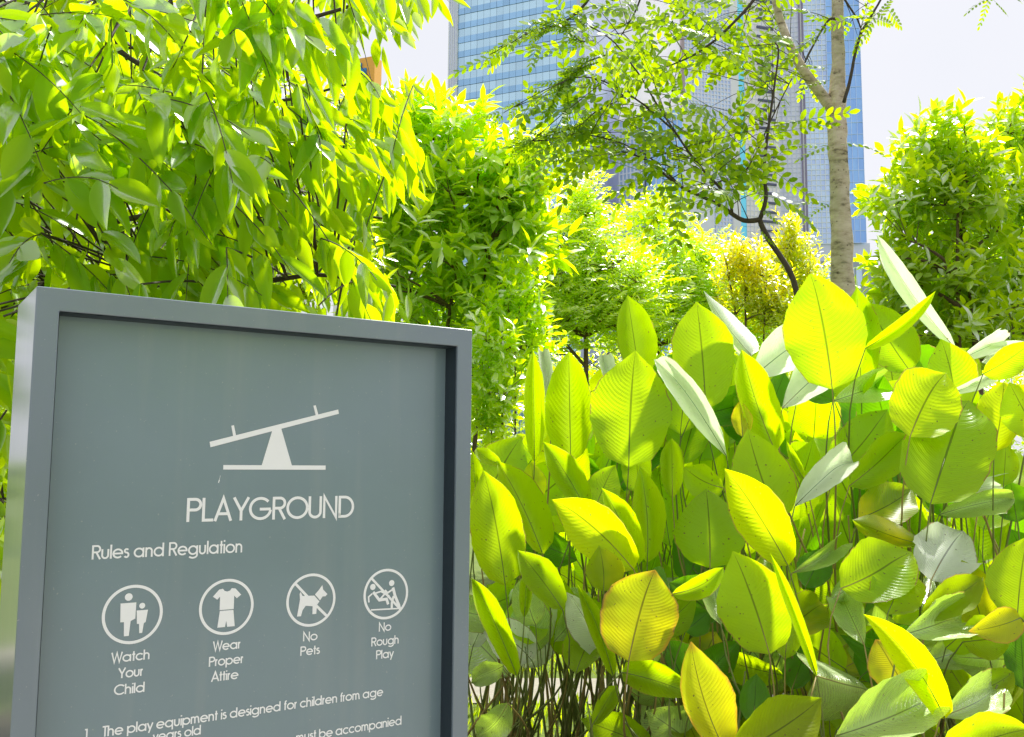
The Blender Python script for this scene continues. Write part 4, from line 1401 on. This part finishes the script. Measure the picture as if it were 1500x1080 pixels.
def sign_paint(name, col, rough):
    m, t, out = new_mat(name)
    p = N(t, 'ShaderNodeBsdfPrincipled', Roughness=rough)
    tc = N(t, 'ShaderNodeTexCoord')
    n1 = N(t, 'ShaderNodeTexNoise', Scale=5.0, Detail=8.0, Roughness=0.6)
    n2 = N(t, 'ShaderNodeTexNoise', Scale=900.0, Detail=2.0)
    mp = N(t, 'ShaderNodeMapping'); mp.inputs['Scale'].default_value = (22, 22, 1.3); t.links.new(tc.outputs['Object'], mp.inputs['Vector'])
    n3 = N(t, 'ShaderNodeTexNoise', Scale=1.0, Detail=5.0); t.links.new(mp.outputs[0], n3.inputs['Vector'])
    for n_ in (n1, n2): t.links.new(tc.outputs['Object'], n_.inputs['Vector'])
    cc = mixrgb(t, n1.outputs['Fac'], tuple(c * .90 for c in col), tuple(c * 1.10 for c in col))
    st_ = math_n(t, 'MULTIPLY', math_n(t, 'MAXIMUM', math_n(t, 'SUBTRACT', n3.outputs['Fac'], .54), 0.0), .55)
    cc = mixrgb(t, st_, cc, (.42, .42, .40))
    n4 = N(t, 'ShaderNodeTexNoise', Scale=260.0, Detail=1.0); t.links.new(tc.outputs['Object'], n4.inputs['Vector'])
    cc = mixrgb(t, math_n(t, 'MULTIPLY', math_n(t, 'GREATER_THAN', n4.outputs['Fac'], .765), .35), cc, (.5, .5, .48))
    t.links.new(cc, p.inputs['Base Color'])
    p.inputs['Coat Weight'].default_value = .9; p.inputs['Coat Roughness'].default_value = .16
    mr = N(t, 'ShaderNodeMapRange'); mr.inputs['To Min'].default_value = rough - .06; mr.inputs['To Max'].default_value = rough + .1
    t.links.new(n1.outputs['Fac'], mr.inputs['Value']); t.links.new(mr.outputs['Result'], p.inputs['Roughness'])
    bp = N(t, 'ShaderNodeBump', Strength=.12, Distance=.0006)
    t.links.new(n2.outputs['Fac'], bp.inputs['Height']); t.links.new(bp.outputs['Normal'], p.inputs['Normal'])
    t.links.new(p.outputs['BSDF'], out.inputs['Surface'])
    return m


m_panel = sign_paint('sign_panel_paint', (0.178, 0.255, 0.290), 0.42)
m_frame = sign_paint('sign_frame_paint', (0.168, 0.218, 0.262), 0.30)
m_white = simple('white_print', (0.90, 0.92, 0.93), 0.5, noise=0.03, scale=40)


def bevel(o, wd, seg=2):
    md = o.modifiers.new('bevel', 'BEVEL'); md.width = wd; md.segments = seg; md.limit_method = 'ANGLE'
    return o


# frame: one rim mesh (front ring, outer walls, inner walls)
v = []; f = []
H = SH
ro = [(0, 0), (SW, 0), (SW, H), (0, H)]
ri = [(FW, FT), (SW - FW, FT), (SW - FW, H - FT), (FW, H - FT)]
for (a, d) in ro: v.append(S(a, d, 0))
for (a, d) in ri: v.append(S(a, d, 0))
for (a, d) in ri: v.append(S(a, d, -RC - .004))
for (a, d) in ro: v.append(S(a, d, -.215))
for i in range(4):
    j = (i + 1) % 4
    f += [(i, i + 4, j + 4, j), (i + 4, i + 8, j + 8, j + 4), (i, j, j + 12, i + 12)]
f.append((12, 13, 14, 15))
me = bpy.data.meshes.new('frame'); me.from_pydata(v, [], f); me.update()
fr_o = link('frame', me, sign, m_frame); bevel(fr_o, .0022, 3)
fr_o.data.polygons.foreach_set('use_smooth', np.ones(len(me.polygons), bool))
wn = fr_o.modifiers.new('weighted', 'WEIGHTED_NORMAL'); wn.keep_sharp = True
mb = MB(); mb.add([S(FW - .003, FT - .003, -RC), S(SW - FW + .003, FT - .003, -RC), S(SW - FW + .003, H - FT + .003, -RC), S(FW - .003, H - FT + .003, -RC),
                   S(FW - .003, FT - .003, -RC - .003), S(SW - FW + .003, FT - .003, -RC - .003), S(SW - FW + .003, H - FT + .003, -RC - .003), S(FW - .003, H - FT + .003, -RC - .003)],
                  [(3, 2, 1, 0), (4, 5, 6, 7), (0, 1, 5, 4), (1, 2, 6, 5), (2, 3, 7, 6), (3, 0, 4, 7)])
mb.build('panel', m_panel, sign)
m_inner_shade = simple('dark_inner_shade', (0.018, 0.032, 0.045), 0.5)  # dark strips that paint the recess shade onto the inner frame walls
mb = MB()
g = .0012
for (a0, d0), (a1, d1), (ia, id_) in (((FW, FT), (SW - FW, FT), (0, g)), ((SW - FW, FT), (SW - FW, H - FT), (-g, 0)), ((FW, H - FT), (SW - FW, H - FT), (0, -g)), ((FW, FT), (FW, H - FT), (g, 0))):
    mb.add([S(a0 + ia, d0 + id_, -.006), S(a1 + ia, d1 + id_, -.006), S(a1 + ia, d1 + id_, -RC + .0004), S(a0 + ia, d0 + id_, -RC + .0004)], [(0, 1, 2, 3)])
mb.build('inner_wall_shade', m_inner_shade, sign)
mb = MB()
mb.add([S(.02, H, -.01), S(SW - .02, H, -.01), S(SW - .02, H, -.205), S(.02, H, -.205), S(.02, H + .05, -.01), S(SW - .02, H + .05, -.01), S(SW - .02, H + .05, -.205), S(.02, H + .05, -.205)],
       [(0, 1, 2, 3), (7, 6, 5, 4), (0, 4, 5, 1), (1, 5, 6, 2), (2, 6, 7, 3), (3, 7, 4, 0)])
mb.build('plinth', simple('plinth_metal', (0.08, 0.085, 0.09), 0.5), sign)

# parallax: marks are measured on the front plane; move them back onto the recessed panel
CAM = np.array([0, 0, EYE])


def onpanel(a, d, lift=.0007):
    p = np.array(S(a, d, 0)) - CAM
    q = SO - SN * (RC - lift) - CAM
    t_ = (q @ SN) / (p @ SN)
    return p * t_ + CAM


def pan_coord(a, d):
    p = onpanel(a, d) - SO
    return p @ SU, -p[2]


_a0, _d0 = pan_coord(0, 0); _a1, _ = pan_coord(1, 0); _, _d1 = pan_coord(0, 1)
# the mapping front plane -> panel is a uniform scale and shift
KA, KD = _a1 - _a0, _d1 - _d0


def PS(a, d, lift=.0007):
    return S(_a0 + KA * a, _d0 + KD * d, -RC + lift)


class Print:
    def __init__(self): self.mb = MB(); self.k = 0

    def lift(self):
        self.k += 1
        return .0005 + (self.k % 12) * .00004

    def stroke(self, pts, wd, closed=False):
        L = self.lift(); n = len(pts)
        pts = [np.array(p, float) for p in pts]
        vs = []
        for i in range(n):
            if closed: a, b = pts[(i - 1) % n], pts[(i + 1) % n]
            else: a, b = pts[max(0, i - 1)], pts[min(n - 1, i + 1)]
            p = pts[i]
            d1 = p - a; d2 = b - p
            if np.linalg.norm(d1) < 1e-9: d1 = d2
            if np.linalg.norm(d2) < 1e-9: d2 = d1
            d1 = d1 / np.linalg.norm(d1); d2 = d2 / np.linalg.norm(d2)
            t_ = d1 + d2; t_ /= np.linalg.norm(t_)
            nn = np.array([-t_[1], t_[0]])
            c = max(.35, abs(nn @ np.array([-d1[1], d1[0]])))
            vs += [PS(*(p + nn * wd / 2 / c), L), PS(*(p - nn * wd / 2 / c), L)]
        fs = [(2 * i, 2 * i + 1, 2 * i + 3, 2 * i + 2) for i in range(n - 1)]
        if closed: fs.append((2 * n - 2, 2 * n - 1, 1, 0))
        self.mb.add(vs, fs)

    def poly(self, pts):
        L = self.lift()
        self.mb.add([PS(a, d, L) for a, d in pts], [tuple(range(len(pts)))])

    def disc(self, c, r, n=24):
        self.poly([(c[0] + r * math.cos(2 * math.pi * i / n), c[1] + r * math.sin(2 * math.pi * i / n)) for i in range(n)])

    def ring(self, c, r, wd, n=64):
        self.stroke([(c[0] + r * math.cos(2 * math.pi * i / n), c[1] + r * math.sin(2 * math.pi * i / n)) for i in range(n)], wd, True)

    def build(self, name):
        return self.mb.build(name, m_white, sign)


def arc(cx, cy, rx, ry, a0, a1, n=18):
    return [(cx + rx * math.cos(math.radians(a0 + (a1 - a0) * i / n)), cy + ry * math.sin(math.radians(a0 + (a1 - a0) * i / n))) for i in range(n + 1)]


# geometric sans drawn with strokes: y up, cap height 1, x height .72, (strokes, advance)
XH = .70; ST = .115; h_ = ST / 2
bw = .34  # bowl radius (centre line)
yb = XH / 2
def bowl(cx): return arc(cx, yb, bw - h_ + .04, yb - h_, 0, 360, 28)
R_ = bw - h_ + .04
GL = {
    'P': ([[(h_, 0), (h_, 1)], [(h_, 1 - h_), (.34, 1 - h_)] + arc(.34, .72, .23, .28 - h_, 90, -90, 14)[1:] + [(h_, .44 + h_)]], .64),
    'L': ([[(h_, 1), (h_, h_), (.48, h_)]], .49),
    'A': ([[(h_, 0), (.40, 1 - .03), (.80 - h_, 0)], [(.20, .31), (.60, .31)]], .80),
    'Y': ([[(h_, 1), (.38, .42), (.70, 1)], [(.38, .44), (.38, 0)]], .74),
    'G': ([arc(.50, .5, .46, .5 - h_, 42, 360, 34)[0:1] + arc(.50, .5, .46, .5 - h_, 42, 352, 34) , [(.96, .47), (.46, .47)]], 1.04),
    'R': ([[(h_, 0), (h_, 1)], [(h_, 1 - h_), (.34, 1 - h_)] + arc(.34, .72, .22, .28 - h_, 90, -90, 14)[1:] + [(h_, .44 + h_)], [(.30, .5), (.58, 0)]], .66),
    'O': ([arc(.50, .5, .46, .5 - h_, 0, 360, 36)], 1.02),
    'U': ([[(h_, 1), (h_, .30)] + arc(.32, .30, .32 - h_, .30 - h_, 180, 360, 16)[1:] + [(.64 - h_, 1)]], .70),
    'N': ([[(h_, 0), (h_, .98), (.70 - h_, .02), (.70 - h_, 1)]], .76),
    'D': ([[(h_, h_), (h_, 1 - h_), (.30, 1 - h_)] + arc(.30, .5, .42, .5 - h_, 90, -90, 20)[1:] + [(h_, h_), (h_, .2)]], .78),
    'W': ([[(.03, 1), (.26, .02), (.48, .95), (.70, .02), (.93, 1)]], .98),
    'C': ([arc(.50, .5, .46, .5 - h_, 42, 318, 28)], .92),
    'T': ([[(0, 1 - h_), (.46, 1 - h_)], [(.23, 1), (.23, 0)]], .46),
    '1': ([[(.02, .92), (.16, .92), (.16, 0)]], .26),
    '.': ([[(.05, 0), (.05, .13)]], .16),
    'a': ([bowl(R_ + h_), [(2 * R_ + h_, XH), (2 * R_ + h_, 0)]], 2 * R_ + ST + .09),
    'b': ([bowl(R_ + h_), [(h_, 1), (h_, 0)]], 2 * R_ + ST + .05),
    'd': ([bowl(R_ + h_), [(2 * R_ + h_, 1), (2 * R_ + h_, 0)]], 2 * R_ + ST + .09),
    'p': ([bowl(R_ + h_), [(h_, XH), (h_, -.26)]], 2 * R_ + ST + .05),
    'q': ([bowl(R_ + h_), [(2 * R_ + h_, XH), (2 * R_ + h_, -.26)]], 2 * R_ + ST + .09),
    'g': ([bowl(R_ + h_), [(2 * R_ + h_, XH), (2 * R_ + h_, 0)] + arc(R_ + h_, -.02, R_, .20, 0, -150, 14)], 2 * R_ + ST + .09),
    'o': ([bowl(R_ + h_)], 2 * R_ + ST + .05),
    'c': ([arc(R_ + h_, yb, R_, yb - h_, 42, 318, 24)], 2 * R_ + .06),
    'e': ([arc(R_ + h_, yb, R_, yb - h_, 0, 318, 26), [(ST, yb), (2 * R_ + ST, yb)]], 2 * R_ + ST + .05),
    'h': ([[(h_, 1), (h_, 0)], [(h_, .40)] + arc(.27, .42, .27 - h_, XH - .42 - h_, 180, 0, 12) + [(.54 - h_, 0)]], .62),
    'n': ([[(h_, XH), (h_, 0)], [(h_, .40)] + arc(.27, .42, .27 - h_, XH - .42 - h_, 180, 0, 12) + [(.54 - h_, 0)]], .62),
    'm': ([[(h_, XH), (h_, 0)], [(h_, .42)] + arc(.23, .44, .23 - h_, XH - .44 - h_, 180, 0, 10) + [(.46 - h_, 0)], [(.46 - h_, .42)] + arc(.63 - h_, .44, .23 - h_, XH - .44 - h_, 180, 0, 10) + [(.80 , 0)]], .92),
    'r': ([[(h_, XH), (h_, 0)], [(h_, .38)] + arc(.26, .40, .26 - h_, XH - .40 - h_, 180, 95, 8)], .31),
    'u': ([[(h_, XH), (h_, .28)] + arc(.27, .28, .27 - h_, .28 - h_, 180, 360, 12)[1:] + [(.54 - h_, XH)]], .62),
    'l': ([[(h_, 1), (h_, 0)]], .17),
    'i': ([[(h_, XH), (h_, 0)], [(h_, .87), (h_, 1)]], .17),
    't': ([[(.14, .95), (.14, 0)], [(0, XH - h_), (.28, XH - h_)]], .32),
    'f': ([[(.12, 0), (.12, .80)] + arc(.28, .80, .16, .14, 180, 90, 6)[1:], [(0, XH - h_), (.26, XH - h_)]], .32),
    's': ([arc(.19, .515, .13, .125, 30, 270, 12) + arc(.19, .225, .15, .165, 90, -150, 12)[0:]], .42),
    'y': ([[(.02, XH), (.27, .05)], [(.50, XH), (.15, -.26)]], .54),
    ' ': ([], .30),
}


def text(s, a0, a1, base, cap, wt=1.0, name='lettering'):
    pr = Print()
    tot = sum(GL[c][1] for c in s) - .05
    k = (a1 - a0) / tot
    x = 0
    for c in s:
        for st in GL[c][0]:
            pts = [(a0 + (x + p[0]) * k, base - p[1] * cap) for p in st]
            q = [pts[0]]
            for p in pts[1:]:
                if abs(p[0] - q[-1][0]) + abs(p[1] - q[-1][1]) > 1e-6: q.append(p)
            if len(q) > 1: pr.stroke(q, ST * cap * wt)
        x += GL[c][1]
    return pr.build(name)


text('PLAYGROUND', .2372, .5300, .3612, .0385, 1.08)
text('Rules and Regulation', .0975, .3309, .4140, .0215, 1.14)
CAP = .0155
for s, a, b, base in (('Watch', .133, .1894, .5722), ('Your', .1437, .1802, .5965), ('Child', .1393, .1843, .6212),
                      ('Wear', .2883, .3333, .5705), ('Proper', .2826, .3387, .5946), ('Attire', .2869, .3316, .6190),
                      ('No', .4425, .4687, .5700), ('Pets', .4383, .4732, .5940),
                      ('No', .5864, .6111, .5670), ('Rough', .5721, .6269, .5918), ('Play', .5821, .6163, .6152)):
    text(s, a, b, base, CAP, 1.3)
if 'T' in GL:
    text('1.', .1000, .1075, .6800, .0150, 1.28)
    text('The play equipment is designed for children from age', .1252, .5972, .6806, .0158, 1.28)
    text('years old', .2000, .2740, .6990, .0150, 1.28)
    text('must be accompanied', .4350, .6360, .7365, .0158, 1.28)

# pictogram: seesaw
pr = Print()
pr.poly([(.2695, .2310), (.2712, .2400), (.4980, .1765), (.4965, .1688)][::-1])
pr.poly([(.2937, .2690), (.4753, .2690), (.4753, .2765), (.2937, .2765)])
pr.poly([(.3765, .2065), (.3905, .2025), (.4135, .2712), (.3585, .2712)])
pr.poly([(.3045, .2035), (.3090, .2022), (.3135, .2205), (.3085, .2220)])
pr.poly([(.4490, .1640), (.4535, .1628), (.4590, .1800), (.4540, .1815)])
pr.build('seesaw_pictogram')


def pic(cx, cy, r=.0450):
    """local unit frame: x right, y up, radius 1"""
    pr = Print()
    pr.ring((cx, cy), r - .0021, .0046)
    return pr, (lambda x, y: (cx + x * r, cy - y * r))


CY = .5012
pr, q = pic(.1612, CY)
pr.disc(q(-.16, .60), .0058); pr.disc(q(.30, .27), .0045)
pr.poly([q(*p) for p in ((-.42, .40), (.10, .40), (.09, -.15), (-.06, -.22), (-.10, -.72), (-.26, -.72), (-.28, -.24), (-.40, -.24))])
pr.poly([q(*p) for p in ((.12, .12), (.50, .12), (.44, -.30), (.38, -.33), (.34, -.66), (.24, -.66), (.22, -.34), (.15, -.34))])
pr.build('parent_and_child_pictogram')
pr, q = pic(.3082, CY)
pr.poly([q(*p) for p in ((-.52, .40), (-.30, .64), (-.16, .66), (-.10, .58), (0, .55), (.10, .58), (.16, .66), (.30, .64), (.52, .40), (.36, .28), (.26, .38), (.26, -.10), (-.26, -.10), (-.26, .38), (-.36, .28))])
pr.poly([q(*p) for p in ((-.25, -.13), (.25, -.13), (.32, -.72), (.04, -.72), (0, -.50), (-.04, -.72), (-.32, -.72))])
pr.build('clothing_pictogram')
pr, q = pic(.4553, CY)
pr.stroke([q(-.66, .66), q(-.12, .10)], .0046)
pr.stroke([q(.20, -.22), q(.66, -.66)], .0046)
pr.poly([q(*p) for p in ((-.44, .34), (-.36, .18), (.12, .16), (.34, -.08), (.24, -.20), (.22, -.54), (.06, -.54), (.06, -.24), (-.22, -.20), (-.34, -.36), (-.40, -.58), (-.56, -.58), (-.50, -.20), (-.46, .05), (-.48, .26))])
pr.poly([q(*p) for p in ((.14, .20), (.28, .34), (.44, .54), (.48, .36), (.66, .18), (.58, .10), (.46, .10), (.36, -.04))])
pr.build('no_pets_pictogram')
pr, q = pic(.5995, CY)
pr.stroke([q(-.66, .66), q(.66, -.66)], .0044)
pr.disc(q(-.60, .32), .0055); pr.disc(q(.24, .42), .0055)
pr.stroke([q(-.62, .06), q(-.78, -.06), q(-.76, -.28)], .0030)
pr.stroke([q(-.58, .12), q(-.30, -.22), q(.02, -.20), q(.10, -.42)], .0052)
pr.stroke([q(-.50, .06), q(-.24, .12), q(-.06, .02)], .0030)
pr.stroke([q(-.30, -.22), q(-.06, .02), q(.14, -.10)], .0036)
pr.stroke([q(.30, .24), q(.40, -.10), q(.58, -.48), q(.62, -.62)], .0056)
pr.stroke([q(.28, .16), q(.06, .04), q(-.06, .16)], .0034)
pr.stroke([q(.34, -.10), q(.26, -.36), q(.26, -.58)], .0046)
pr.stroke([q(-.66, -.58), q(.62, -.62)], .0026)
pr.build('no_rough_play_pictogram')
pr = Print()
pr.stroke([(.2895, .2865), (.2880, .2935)], .0006); pr.stroke([(.2880, .2935), (.2868, .2985)], .0016)
pr.build('scratch')
print('leaves', nleafs)
